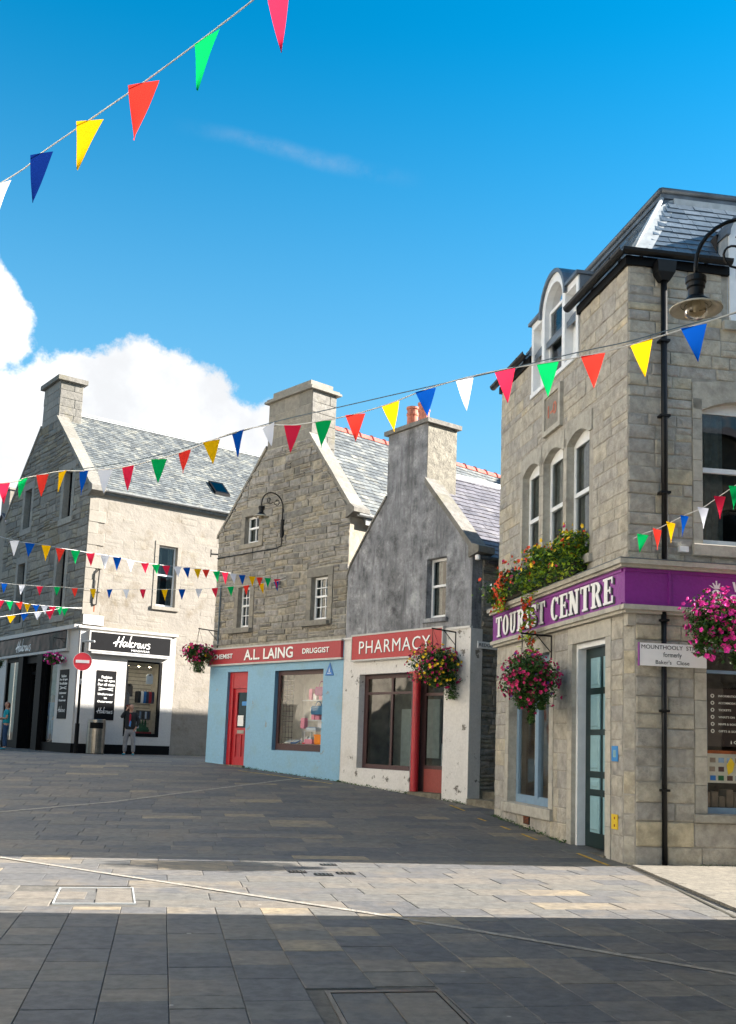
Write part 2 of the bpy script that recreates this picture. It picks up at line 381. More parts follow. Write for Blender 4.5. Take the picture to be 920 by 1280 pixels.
def clip(poly, cx):
    out = poly
    for i in range(len(cx)):
        a, b = cx[i], cx[(i + 1) % len(cx)]; res = []
        def sd(p): return (b[0] - a[0]) * (p[1] - a[1]) - (b[1] - a[1]) * (p[0] - a[0])
        for j in range(len(out)):
            p, q = out[j], out[(j + 1) % len(out)]; sp, sq = sd(p), sd(q)
            if sp >= 0: res.append(p)
            if (sp > 0 and sq < 0) or (sp < 0 and sq > 0):
                t = sp / (sp - sq); res.append((p[0] + (q[0] - p[0]) * t, p[1] + (q[1] - p[1]) * t))
        out = res
        if len(out) < 3: return []
    return out
def parea(p): return abs(sum(p[i][0] * p[(i + 1) % len(p)][1] - p[(i + 1) % len(p)][0] * p[i][1] for i in range(len(p)))) / 2
def rect(a, b, c, d): return [(a, c), (b, c), (b, d), (a, d)]
def wall(F, pieces, holes, name, mat, parent, reveal=0.2, reveal_mat=None, v=0.0, tone=0.5):
    """wall face with real openings and their reveals"""
    mb = MB(); us, zs = set(), set()
    for h in holes: us |= {h[0], h[1]}; zs |= {h[2], h[3]}
    for pc in pieces:
        U = sorted({min(p[0] for p in pc), max(p[0] for p in pc)} | us); Z = sorted({min(p[1] for p in pc), max(p[1] for p in pc)} | zs)
        for i in range(len(U) - 1):
            for j in range(len(Z) - 1):
                cu, cz = (U[i] + U[i + 1]) / 2, (Z[j] + Z[j + 1]) / 2
                if any(h[0] < cu < h[1] and h[2] < cz < h[3] for h in holes): continue
                q = clip(rect(U[i], U[i + 1], Z[j], Z[j + 1]), pc)
                if len(q) >= 3 and parea(q) > 1e-5: mb.add([F.P(a, v, b) for a, b in q], [tuple(range(len(q)))], tone, F.out < 0)
    o = build(name, mb, mat, parent)
    if holes:
        for a, b, c, d in [h[:4] for h in holes]:
            rv = MB(); p = [F.P(u, w, z) for w in (v + 0.001, v - reveal) for u, z in ((a, c), (b, c), (b, d), (a, d))]
            rv.add(p, [(0, 1, 5, 4), (1, 2, 6, 5), (2, 3, 7, 6), (3, 0, 4, 7)], tone, F.out < 0)
            build('opening_reveal', rv, reveal_mat or mat, o)
    return o
PIECES = {}
def px_score(pts, n):
    c = sum(pts, Vector()) / len(pts); d = c - EYE; D = d.dot(fw)
    if D < 0.5: return 0
    x, y = d.dot(rt) / D * 1291.9 + 460, 750.2 - d.dot(up) / D * 1291.9
    if not (-30 < x < 950 and -30 < y < 1310): return 0
    return abs(n.dot(d.normalized())) / d.length ** 2
def stones(F, pieces, excl, parent, key, mat, hr=(.16, .3), wr=(.25, .6), v=0.0, proud=(.008, .022), joint=.008, bev=.012, warp=0.0, seed=1, bulge=.006, split=0.0, zbreak=()):
    rs = random.Random(seed); zmin = min(p[1] for pc in pieces for p in pc); zmax = max(p[1] for pc in pieces for p in pc)
    br = sorted({round(z, 3) for e in excl for z in (e[2], e[3]) if zmin < z < zmax} | {zmin, zmax} | set(zbreak)); rows = []
    for a, b in zip(br, br[1:]):
        if b - a < .05: continue
        n = max(1, round((b - a) / rs.uniform(*hr))); ws = [rs.uniform(hr[0], hr[1]) for _ in range(n)]; k = (b - a) / sum(ws); z = a
        for w in ws: rows.append((z, z + w * k)); z += w * k
    umin = min(p[0] for pc in pieces for p in pc); umax = max(p[0] for pc in pieces for p in pc)
    def W(u, z):
        if not warp: return (u, z)
        q = Vector((u * .9 + seed, z * 1.3, seed * 3.1)); return (u + warp * .5 * noise.noise(q), z + warp * noise.noise(q + Vector((9, 4, 2))) * min(1, max(0, z - zmin) * 3))
    lst = PIECES.setdefault(key, [])
    for z0, z1 in rows:
        zc = (z0 + z1) / 2; iv = [(umin, umax)]
        for e in excl:
            if e[2] < zc < e[3]:
                iv = [s for a, b in iv for s in ((a, min(b, e[0])), (max(a, e[1]), b)) if s[1] - s[0] > .04]
        for a, b in iv:
            u = a
            while u < b - .01:
                w = rs.uniform(*wr) * (0.7 + .6 * (z1 - z0) / hr[1]); e = min(b, u + w)
                if b - e < wr[0] * .6: e = b
                cells = [(u, e, z0, z1)]
                if z1 - z0 > hr[0] * 1.15 and rs.random() < split:
                    zm = z0 + (z1 - z0) * rs.uniform(.4, .6); cells = [(u, e, z0, zm), (u, e, zm, z1)]
                for c in cells:
                    r = rect(c[0] + joint, c[1] - joint, c[2] + joint, c[3] - joint)
                    if r[1][0] - r[0][0] < .03 or r[2][1] - r[1][1] < .025: continue
                    for pc in pieces:
                        q = clip(r, pc)
                        if len(q) < 3 or parea(q) < .004: continue
                        if warp:
                            q = [W(*p) for p in q]; q = [(p[0] + rs.uniform(-1, 1) * warp * .12, p[1] + rs.uniform(-1, 1) * warp * .12) for p in q]
                        mb = MB().cobble(F, q, v - .01, v + rs.uniform(*proud), bev, rs.random(), bulge)
                        lst.append((px_score(mb.v, F.n) * parea(q), mb, mat, parent))
                u = e
def add_piece(key, mb, mat, parent, n, area): PIECES.setdefault(key, []).append((px_score(mb.v, n) * area, mb, mat, parent))
def flush(key, name, root, limit=290):
    """the pieces that show largest become parts, the rest one joined part"""
    L = sorted(PIECES.pop(key), key=lambda x: -x[0]); rest = {}
    for i, (s, mb, mat, par) in enumerate(L):
        if i < limit and s > 0: build(name, mb, mat, par)
        else:
            r = rest.setdefault(mat, MB()); b = len(r.v); r.v += mb.v; r.f += [[b + q for q in f] for f in mb.f]; r.t += mb.t
    for mat, r in rest.items(): build(name, r, mat, root, kind='stuff')
def text(s, F, u0, u1, z0, z1, v, mat, parent, name='lettering', bold=0.02, ext=0.002, shear=0.0, spacing=1.0, keep=False):
    """built-in face, fitted to the box; u0 is the left end as read"""
    c = bpy.data.curves.new('t', 'FONT'); c.body = s; c.offset = bold; c.extrude = 0.5; c.shear = shear; c.space_character = spacing; c.align_x = 'LEFT'; c.resolution_u = 3
    o = bpy.data.objects.new('t', c); COL.objects.link(o); bpy.context.view_layer.update()
    me = bpy.data.meshes.new_from_object(o.evaluated_get(bpy.context.evaluated_depsgraph_get()))
    X = [w.co.x for w in me.vertices]; Y = [w.co.y for w in me.vertices]; a, b, cc, d = min(X), max(X), min(Y), max(Y)
    if keep: cc = min(cc, 0)
    mb = MB(); mb.add([F.P(u0 + (w.co.x - a) / (b - a) * (u1 - u0), v + (ext if w.co.z > 0 else 0), z0 + (w.co.y - cc) / (d - cc) * (z1 - z0)) for w in me.vertices], [tuple(p.vertices) for p in me.polygons], .5, (u1 < u0) != (F.out < 0))
    bpy.data.objects.remove(o); bpy.data.curves.remove(c); bpy.data.meshes.remove(me)
    return build(name, mb, mat, parent)
def arcpts(cx, cz, r, a0, a1, n=10, rz=None):
    return [(cx + r * math.cos(R(a0 + (a1 - a0) * i / n)), cz + (rz or r) * math.sin(R(a0 + (a1 - a0) * i / n))) for i in range(n + 1)]
def sash(F, u0, u1, z0, z1, v, parent, nx=1, ny=1, fr=.06, bar=.022, mat='white_frame', gmat='sky_glass', arch=0.0, room=0.6, rmat='interior_dark', back='curtain', mid=True, name='window', curtain=True):
    """sash window: frame, meeting rail, glazing bars, panes, a dark room behind"""
    mb = MB(); zm = (z0 + z1) / 2 + (.05 if mid else 0)
    for a, b in ((u0, u0 + fr), (u1 - fr, u1)): mb.box(F, a, b, v - .05, v, z0, z1)
    mb.box(F, u0 + fr, u1 - fr, v - .05, v, z0, z0 + fr * 1.3); mb.box(F, u0 + fr, u1 - fr, v - .05, v, z1 - fr - arch, z1)
    if mid: mb.box(F, u0 + fr, u1 - fr, v - .045, v + .012, zm - fr * .45, zm + fr * .45)
    halves = ((z0 + fr * 1.3, zm), (zm, z1 - fr - arch)) if mid else ((z0 + fr, z1 - fr),)
    a, b = u0 + fr, u1 - fr
    for k, (c, d) in enumerate(halves):
        for i in range(1, nx): x = a + (b - a) * i / nx; mb.box(F, x - bar / 2, x + bar / 2, v - .04, v - .008 + k * .01, c, d)
        for j in range(1, ny): y = c + (d - c) * j / ny; mb.box(F, a, b, v - .038, v - .011 + k * .01, y - bar / 2, y + bar / 2)
    w = build(name, mb, mat, parent)
    for k, (c, d) in enumerate(halves):
        g = MB()
        p = [F.P(a, v - .03 + k * .012, c), F.P(b, v - .03 + k * .012, c), F.P(b, v - .03 + k * .012, d), F.P(a, v - .03 + k * .012, d)]; g.add(p, [(0, 1, 2, 3)], .5, F.out < 0)
        build('pane', g, gmat, w)
    if curtain:
        cm = MB(); n = 10
        for sgn, (x0, x1) in ((0, (a, a + (b - a) * .3)), (1, (b - (b - a) * .3, b))):
            pts = [(x0 + (x1 - x0) * i / n, v - .10 - .02 * math.sin(i * 2.3 + sgn)) for i in range(n + 1)]
            cm.add([F.P(x, y, zz) for x, y in pts for zz in (z0 + .03, z1 - .03)], [(2 * i, 2 * i + 2, 2 * i + 3, 2 * i + 1) for i in range(n)], .5, F.out < 0)
        build('curtain', cm, back, w)
    rm = room_box(F, u0 - .15, u1 + .15, v - .14, v - room, z0 - .1, z1 + .1); build('room', rm, rmat, w)
    return w
def room_box(F, u0, u1, v0, v1, z0, z1):
    p = [F.P(u, w, z) for w in (v0, v1) for u, z in ((u0, z0), (u1, z0), (u1, z1), (u0, z1))]
    return MB().add(p, [(4, 5, 6, 7), (0, 1, 5, 4), (1, 2, 6, 5), (2, 3, 7, 6), (3, 0, 4, 7)], .5, F.out < 0)

def gz(x, y):
    """height of the street: level near the camera, climbing to the row of shops"""
    K = [(-999, 0), (12.7, 0), (17.8, .21), (19.2, .31), (22.4, .51), (26.3, .74), (30, .74), (35.5, .66), (45, .74), (999, .74)]
    for (a, p), (b, q) in zip(K, K[1:]):
        if a <= y < b: return p + (q - p) * (y - a) / (b - a)
    return 0
# ------------------------------------------------------------------ site frames (metres)
TL = Frame((3.23, 12.72), -10.69, -1); TR = Frame((3.23, 12.72), 81.07, 1)
PH = Frame((1.945, 19.2), -36.83, -1); PS = Frame((1.945, 19.2), 53.17, 1)
LA = Frame((-0.459, 22.41), -41.54, -1); LS = Frame((-0.459, 22.41), 48.46, 1)
HL = Frame((-9.88, 35.5), -37.27, -1); HR = Frame((-9.88, 35.5), 52.73, 1)

# ------------------------------------------------------------------ ground
def quadgrid(xs, ys, dz=0.0):
    mb = MB(); n = len(xs)
    mb.add([(x, y, gz(x, y) + dz) for y in ys for x in xs], [(j * n + i, j * n + i + 1, (j + 1) * n + i + 1, (j + 1) * n + i) for j in range(len(ys) - 1) for i in range(n - 1)]); return mb
ground = build('ground', quadgrid([-600, -60, -30, -12, 0, 12, 30, 60, 600], [-600, -60, -10, 0, 12.7, 15, 17.8, 19.2, 22.4, 26.3, 30, 35.5, 45, 60, 600], 0.001), 'paving_joint'); ground['kind'] = 'structure'
GA = R(-10.9); gu = Vector((math.sin(GA), math.cos(GA))); gv = Vector((gu.y, -gu.x))   # rows run along gv, columns along gu
ACC = [(-2.6, 9.29), (-1.99, 9.45), (-1.78, 8.58), (-2.41, 8.43)]
ACC2 = [(-0.16, 5.86), (0.47, 5.98), (0.66, 4.9), (0.02, 4.78)]
def inquad(p, Q, g=0.0):
    s = 0
    for i in range(4):
        a, b = Q[i], Q[(i + 1) % 4]; c = (b[0] - a[0]) * (p[1] - a[1]) - (b[1] - a[1]) * (p[0] - a[0])
        if c > 0: s += 1
    return s in (0, 4)
LINE1 = [(-6.5, 13.35), (-3.82, 11.3), (0.09, 8.52), (2.37, 6.68), (3.25, 5.95)]
LINE2 = [(-9.5, 8.2), (-5.4, 15.81), (-3.64, 18.72), (-1.12, 23.3)]
def slab(c0, c1, r0, r1, tone, key, lift):
    """one paving slab between column coords c (across) and row coords r (away)"""
    g = .0022 + .0015 * (r0 > 14); pts = []
    for c, r in ((c0 + g, r0 + g), (c1 - g, r0 + g), (c1 - g, r1 - g), (c0 + g, r1 - g)):
        q = gu * r + gv * c; pts.append(q)
    ctr = (pts[0] + pts[2]) / 2
    if inquad(ctr, ACC) or inquad(ctr, ACC2): return
    if ctr.x > 3.62 and ctr.y > 5: return
    z = [gz(p.x, p.y) for p in pts]; tl = rnd.uniform(-.002, .002); b = .004 if r0 < 14 else .003
    c3 = sum(pts, Vector((0, 0))) / 4
    bot = [(p.x, p.y, zz - .004) for p, zz in zip(pts, z)]; mid = [(p.x, p.y, zz + lift + tl) for p, zz in zip(pts, z)]
    top = [(p.x + (c3.x - p.x) * b * 4, p.y + (c3.y - p.y) * b * 4, zz + lift + tl + .003) for p, zz in zip(pts, z)]
    mb = MB().add(bot + mid + top, [(8, 9, 10, 11)] + [(4 * k + i, 4 * k + (i + 1) % 4, 4 * k + 4 + (i + 1) % 4, 4 * k + 4 + i) for k in (0, 1) for i in range(4)], tone)
    add_piece(key, mb, 'paving_stone', ground, Vector((0, 0, 1)), (c1 - c0) * (r1 - r0))
rs = random.Random(11)
def ptone():
    t = rs.uniform(0, .72)
    if rs.random() < .07: t = rs.uniform(.85, 1.0)
    return t
c = -6.0
while c < 7:                       # near the camera: aligned columns, slabs of mixed length
    w = rs.uniform(.34, .40); r = 2.0 + rs.uniform(0, .3)
    while r < 8.6:
        l = rs.choice((.27, .33, .36, .42, .48)) * rs.uniform(.95, 1.05); e = min(r + l, 8.6)
        if 8.6 - e < .15: e = 8.6
        slab(c, c + w, r, e, ptone(), 'slab', .006); r = e
    c += w
r = 8.6
while r < 42:                      # beyond: rows with staggered joints
    h = rs.uniform(.36, .42); far = r > 14; cc = -14 - rs.random(); lim = 7.5
    if r > 26: cc -= 8
    while cc < lim:
        l = rs.choice((.5, .62, .75, .9, 1.05)) * rs.uniform(.95, 1.05)
        x, y = (gu * r + gv * cc)
        if y < 43 and not (x > 3.3 and y > 12.6 and x > 3.3 - (y - 12) * .15): slab(cc, cc + l, r, r + h, ptone(), 'slab', .005)
        cc += l
    r += h
flush('slab', 'paving_slab', ground, 295)
def strip(path, w, mat, name, dz, parent=ground, step=.5):
    mb = MB(); P = []
    for (a, b) in zip(path, path[1:]):
        n = max(1, int(math.dist(a, b) / step)); P += [(a[0] + (b[0] - a[0]) * i / n, a[1] + (b[1] - a[1]) * i / n) for i in range(n)]
    P.append(path[-1]); v = []
    for i, p in enumerate(P):
        q0, q1 = P[max(0, i - 1)], P[min(len(P) - 1, i + 1)]; d = Vector((q1[0] - q0[0], q1[1] - q0[1])).normalized(); n = Vector((d.y, -d.x)) * w / 2
        for s in (-1, 1): x, y = p[0] + n.x * s, p[1] + n.y * s; v.append((x, y, gz(x, y) + dz))
    mb.add(v, [(2 * i, 2 * i + 1, 2 * i + 3, 2 * i + 2) for i in range(len(P) - 1)])
    return build(name, mb, mat, parent)
strip(LINE1, .07, 'setts_pale', 'pale_sett_line', .0135)
strip(LINE2, .10, 'setts_pale', 'pale_sett_line', .0125)
for i, pth in enumerate(([(1.93, 17.25), (2.02, 16.9)], [(2.17, 16.25), (2.26, 15.85)], [(2.36, 15.4), (2.48, 14.75)], [(2.80, 13.55), (2.98, 12.6)], [(-2.85, 24.1), (-2.05, 23.35)], [(.75, 20.9), (1.2, 20.2)], [(1.6, 18.9), (1.8, 18.2)], [(-2.1, 23.4), (-.6, 21.8)])):
    strip(pth, .045, 'yellow_line', 'yellow_line_mark', .0155 + .001 * i, step=.2)
# recessed service covers framed in metal, and a small drain set
def cover(Q, label, fr, inner, frame_w=.035, z=.012):
    t = thing('access_cover', (sum(q[0] for q in Q) / 4, sum(q[1] for q in Q) / 4, 0), label, 'access cover')
    c = Vector((sum(q[0] for q in Q) / 4, sum(q[1] for q in Q) / 4)); mb = MB()
    for i in range(4):
        a, b = Vector(Q[i]), Vector(Q[(i + 1) % 4]); ai, bi = a + (c - a).normalized() * frame_w * 1.4, b + (c - b).normalized() * frame_w * 1.4
        mb.add([(a.x, a.y, 0), (b.x, b.y, 0), (bi.x, bi.y, 0), (ai.x, ai.y, 0), (a.x, a.y, z), (b.x, b.y, z), (bi.x, bi.y, z), (ai.x, ai.y, z)], [(4, 5, 6, 7), (0, 1, 5, 4), (3, 7, 6, 2)], .5, True)
    build('frame', mb, fr, t); q = [Vector(p) + (c - Vector(p)).normalized() * (frame_w * 1.4 + .012) for p in Q]
    for k in range(2):
        f0, f1 = (.0, .49) if k == 0 else (.51, 1.0)
        P = [q[0].lerp(q[1], f0), q[0].lerp(q[1], f1), q[3].lerp(q[2], f1), q[3].lerp(q[2], f0)]
        build('inset_slab', MB().add([(p.x, p.y, -.01) for p in P] + [(p.x, p.y, z - .004) for p in P], [(4, 5, 6, 7), (0, 1, 5, 4), (1, 2, 6, 5), (2, 3, 7, 6), (3, 0, 4, 7)], .3 + .3 * k, True), inner, t)
cover(ACC, 'square paved access cover with pale metal rim in the sunlit strip of paving', 'lead_flashing', 'paving_stone', .016)
cover(ACC2, 'large recessed access cover with steel rim cut by the bottom edge of the picture', 'steel', 'paving_stone')
dr = thing('drain_grate', (-.33, 11.2, 0), 'small cluster of dark metal drain grates set in the sunlit paving', 'drain')
for dx, dy in ((-.3, -.2), (-.02, -.35), (.2, -.18), (0, .5)):
    mb = MB(); Fg = Frame((-.33 + dx, 11.2 + dy), 79, 1); mb.box(Fg, -.09, .09, -.09, .09, 0, .012)
    g = build('grate', mb, 'black_iron', dr); sl = MB()
    for k in range(4): sl.box(Fg, -.075 + .042 * k, -.055 + .042 * k, -.08, .08, .011, .0155)
    build('bar', sl, 'steel', g)
# raised pale pavement in front of the corner building
pv = MB(); K = [(3.30, 12.75), (3.33, 10.9), (3.30, 9.0)]
Z = .028
pv.add([(3.30, 12.69, Z), (3.36, 10.5, Z), (3.34, 8.95, Z), (16, 10.9, Z), (16, 14.9, Z)], [(0, 1, 2, 3, 4)], .5, False)
pave = build('pavement', pv, 'pavement_concrete'); pave['kind'] = 'structure'
kb = Frame((3.30, 12.6), 178.6, 1)
for i in range(9):
    mb = MB().box(kb, .41 * i + .004, .41 * i + .404, -.055, .055, -.01, .034 + .001 * (i % 2), rs.random()); build('kerb_stone', mb, 'pavement_concrete', pave)
strip([(3.2, 12.55), (3.215, 10.9), (3.19, 8.95)], .035, 'basket_moss', 'channel_joint', .0132)

# ------------------------------------------------------------------ slates
def slates(F, z0, d0, slope, s0, s1, d_max, key, mat, parent, sw=.26, exp=.18, left=None, right=None, thick=.008, seed=1, lst=True, zoff=.0):
    """courses of slates on a plane rising inward from the wall line of F; left/right give side limits at inward distance d"""
    rs = random.Random(seed); L = math.sqrt(1 + slope * slope); k = 0; d = d0
    def P(u, dd, h): # h: height normal to the roof
        return F.P(u, -dd + h * slope / L, z0 + (dd - d0) * slope + h / L)
    nrm = (F.n * slope + Vector((0, 0, 1))).normalized()
    while d < d_max - .02:
        a = s0 if left is None else left(d); b = s1 if right is None else right(d); e = min(d_max, d + exp / L * 1.25)
        u = a - (sw * .5 if k % 2 else 0) - rs.random() * .02
        while u < b - .01:
            w = sw * rs.uniform(.85, 1.15); x0, x1 = max(a, u + .003), min(b, u + w - .003)
            if x1 - x0 > .03:
                h = thick * rs.uniform(.8, 1.6); j = rs.uniform(-.006, .006)
                top = [P(x0, d + j, .012 + h), P(x1, d + j, .012 + h), P(x1, e + j, .006), P(x0, e + j, .006)]; bt = [P(x0, d + j, 0), P(x1, d + j, 0), P(x1, e + j, -.004), P(x0, e + j, -.004)]
                mb = MB().add(top + bt, [(0, 1, 2, 3), (4, 5, 1, 0), (5, 6, 2, 1), (7, 4, 0, 3)], rs.random(), F.out < 0)
                PIECES.setdefault(key, []).append((px_score(mb.v, nrm) * w * exp, mb, mat, parent))
            u += w
        d += exp / L; k += 1
def roof_plane(F, z0, slope, s0, s1, d1, name, mat, parent, d0=-.12, thick=.10, left=None, right=None):
    l = left or (lambda d: s0); r = right or (lambda d: s1); mb = MB()
    def P(u, d, h): return F.P(u, -d, z0 + d * slope - h)
    q = [P(l(d0), d0, 0), P(r(d0), d0, 0), P(r(d1), d1, 0), P(l(d1), d1, 0)]; w = [p - Vector((0, 0, thick)) for p in q]
    mb.add(q + w, [(0, 1, 2, 3), (7, 6, 5, 4), (4, 5, 1, 0), (5, 6, 2, 1), (6, 7, 3, 2), (7, 4, 0, 3)], .3, F.out < 0); return build(name, mb, mat, parent)

# ------------------------------------------------------------------ corner building with the purple fascia
TB = thing('corner_building', (3.23, 12.72, 0), 'tall grey sandstone corner building with purple shop fascia and slate mansard roof, on the right', 'building')
L, RW, ZT, ZB = 5.18, 7.0, 7.70, -.25
lowT, upT = 3.08, 3.74
holesL = [(.64, 1.76, .02, 2.83), (2.64, 4.48, .50, 2.80), (3.17, 3.95, 4.02, 5.90), (2.21, 2.99, 4.02, 5.90), (1.23, 2.03, 4.02, 5.90), (1.63, 3.60, 7.06, ZT)]
holesR = [(1.03, 2.75, .64, 2.72), (1.00, 2.20, 4.00, 5.92), (3.9, 5.6, .64, 2.72), (4.0, 5.2, 4.00, 5.92), (1.40, 2.60, 7.02, ZT)]
wl = wall(TL, [rect(.0, L, upT, ZT), rect(.12, L, ZB, upT)], holesL, 'wall', 'tourist_mortar', TB, .30, 'tourist_dressed')
wr = wall(TR, [rect(.0, RW, upT, ZT), rect(.10, RW, ZB, upT)], holesR, 'wall', 'tourist_mortar', TB, .30, 'tourist_dressed')
ch = Frame(TL.P(.12, 0, 0)[:2], 0, 1); a, b = TL.P(.12, 0, 0), TR.P(.10, 0, 0)
ch = Frame(a[:2], math.degrees(math.atan2(b.x - a.x, b.y - a.y)), 1); cw = (b - a).length
wc = wall(ch, [rect(0, cw, ZB, upT)], [], 'wall', 'tourist_mortar', TB)
FB = Frame(TL.P(L, 0, 0)[:2], 81.07, -1); wall(FB, [rect(0, RW - .3, ZB, ZT)], [], 'wall', 'tourist_mortar', TB)
FE = Frame(TR.P(RW, 0, 0)[:2], -10.69, 1); wall(FE, [rect(0, L, ZB, ZT)], [], 'wall', 'tourist_mortar', TB)
def grow(h, u, z0, z1): return (h[0] - u, h[1] + u, h[2] - z0, h[3] + z1)
# dressed surrounds: stacked jamb stones, lintels, sills
def dress(F, h, parent, key, mat, jw=.17, lin=.26, sill=.16, proud=.02, arch=0.0, jl=True, jr=True, rs=random.Random(5), sill_out=.05, n=None, lin_out=.0):
    a, b, c, d = h[:4]; hh = d - c; n = n or max(2, round(hh / .34))
    if jw:
        for sgn, on in ((-1, jl), (1, jr)):
            if not on: continue
            z = c
            for i in range(n):
                e = c + hh * (i + 1) / n; w = jw
                u0, u1 = (a - w, a) if sgn < 0 else (b, b + w)
                mb = MB().cobble(F, rect(u0 + .003, u1 - (0.0 if sgn < 0 else .003), z + .003, e - .003), -.01, proud, .004, rs.random(), .0); add_piece(key, mb, mat, parent, F.n, w * (e - z)); z = e
    if lin:
        if arch:
            m = (a + b) / 2; ap = [(a + (b - a) * i / 10, d - arch * (1 - 4 * ((i / 10 - .5)) ** 2) * 0 - arch * (4 * (i / 10 - .5) ** 2)) for i in range(11)]
            poly = [(a - jw, d - arch)] + ap + [(b + jw, d - arch), (b + jw, d + lin - arch * .3), (m + .2, d + lin), (m - .2, d + lin), (a - jw, d + lin - arch * .3)]
            mb = MB().prism(F, poly, -.26, proud + lin_out, rs.random())
        else: mb = MB().cobble(F, rect(a - jw, b + jw, d + .002, d + lin), -.01, proud + lin_out, .004, rs.random(), 0)
        add_piece(key, mb, mat, parent, F.n, (b - a + 2 * jw) * lin)
    if sill:
        mb = MB().cobble(F, rect(a - jw - .02, b + jw + .02, c - sill, c - .002), -.01, proud + sill_out, .01, rs.random(), 0); add_piece(key, mb, mat, parent, F.n, (b - a) * sill)
        mb = MB().box(F, a, b, -.24, -.012, c - .03, c + .004); add_piece(key, mb, mat, parent, F.n, (b - a) * .05)
K = 'tstone'
for h in holesL[2:5]: dress(TL, h, wl, K, 'tourist_dressed', .11, .20, .0, arch=.13, jl=(h[0] > 3), jr=True, rs=random.Random(int(h[0] * 9)))
mb = MB().box(TL, 1.08, 4.12, -.28, .07, 3.90, 4.02, .4); add_piece(K, mb, 'tourist_dressed', wl, TL.n, .4)
dress(TL, holesL[0], wl, K, 'tourist_dressed', .17, .23, 0, n=7, proud=.016); dress(TL, holesL[1], wl, K, 'tourist_dressed', .17, .22, .16, n=6, proud=.016)
for h in (holesR[0], holesR[2]): dress(TR, h, wr, K, 'tourist_dressed', .16, .22, .10, n=6, proud=.016)
for h in (holesR[1], holesR[3]): dress(TR, h, wr, K, 'tourist_dressed', .13, .26, .15, arch=.15, n=7, proud=.02)
ex = [(1.10, 4.08, 3.9, 6.10), (1.55, 3.68, 6.96, ZT), (2.20, 2.98, 6.14, 6.86)]
stones(TL, [rect(.0, L, upT, ZT)], ex, wl, K, 'tourist_stone', (.17, .27), (.22, .58), seed=3, split=.18, proud=(.004, .014), joint=.005, bev=.010, bulge=.01)
stones(TL, [rect(.12, L, ZB, lowT)], [grow(holesL[0], .17, 0, .23), grow(holesL[1], .17, .16, .22)], wl, K, 'tourist_stone', (.22, .34), (.25, .6), seed=4, proud=(.005, .013), joint=.006, bev=.008)
stones(TR, [rect(.0, RW, upT, ZT)], [grow(holesR[1], .13, .15, .26), grow(holesR[3], .13, .15, .26), (1.3, 2.7, 6.90, ZT)], wr, K, 'tourist_stone', (.16, .29), (.2, .55), seed=8, split=.3, proud=(.006, .022), joint=.006, bev=.014, bulge=.012)
stones(TR, [rect(.10, RW, ZB, lowT)], [grow(holesR[0], .16, .1, .22), grow(holesR[2], .16, .1, .22)], wr, K, 'tourist_stone', (.22, .32), (.28, .6), seed=9, proud=(.008, .022), joint=.008, bev=.012, bulge=.010)
stones(ch, [rect(0, cw, ZB, lowT - .16)], [], wc, K, 'tourist_stone', (.24, .34), (.3, .6), seed=12, joint=.004, proud=(.002, .006))
mb = MB().prism(TR, [(-.0, 2.92), (.10, 2.92), (.10, lowT), (-.0, lowT)], -.14, .004, .5); add_piece(K, mb, 'tourist_dressed', wr, TR.n, .02)
flush(K, 'stone', TB, 296)
# date stone panel
ds = build('carved_panel', MB().box(TL, 2.22, 2.96, -.01, .03, 6.16, 6.84, .8), 'tourist_dressed', TB)
fr = MB()
for q in ((2.22, 2.96, 6.16, 6.24), (2.22, 2.96, 6.76, 6.84), (2.22, 2.30, 6.24, 6.76), (2.88, 2.96, 6.24, 6.76)): fr.box(TL, q[0], q[1], .03, .06, q[2], q[3], .3)
build('moulding', fr, 'tourist_dressed', ds); text('1-0', TL, 2.78, 2.42, 6.42, 6.62, .031, 'terracotta', ds, ext=.006)
build('panel_face', MB().box(TL, 2.31, 2.87, .0295, .0305, 6.25, 6.75, .5), 'rubble_dressed', ds)
# cornice, fascia boards, lower moulding (mitred round the corner by running one past the other)
for F, le, nm in ((TL, L + .12, 'l'), (TR, RW, 'r')):
    st = -.17 if F is TR else -.0
    build('cornice', MB().box(F, st, le, -.02, .17, 3.67, 3.73).box(F, st + .03, le - .02, -.02, .13, 3.63, 3.67), 'tourist_dressed', TB)
    build('fascia_moulding', MB().box(F, -.10 if F is TR else 0, le - .03, -.02, .11, 3.11, 3.17).box(F, -.06 if F is TR else 0, le - .06, -.02, .07, 3.07, 3.11), 'tourist_dressed', TB)
    fb = build('fascia', MB().box(F, -.07 if F is TR else 0, le - .06, -.02, .07, 3.17, 3.63), 'purple_paint', TB)
    rims = MB().box(F, -.068 if F is TR else 0.002, le - .08, .07, .085, 3.585, 3.628).box(F, -.068 if F is TR else 0.002, le - .08, .07, .085, 3.172, 3.20)
    if F is TR: rims.box(F, .50, .53, .07, .088, 3.2, 3.585)
    build('beading', rims, 'purple_paint', fb)
    build('lead_cap', MB().box(F, st, le, -.03, .175, 3.731, 3.742), 'lead', TB)
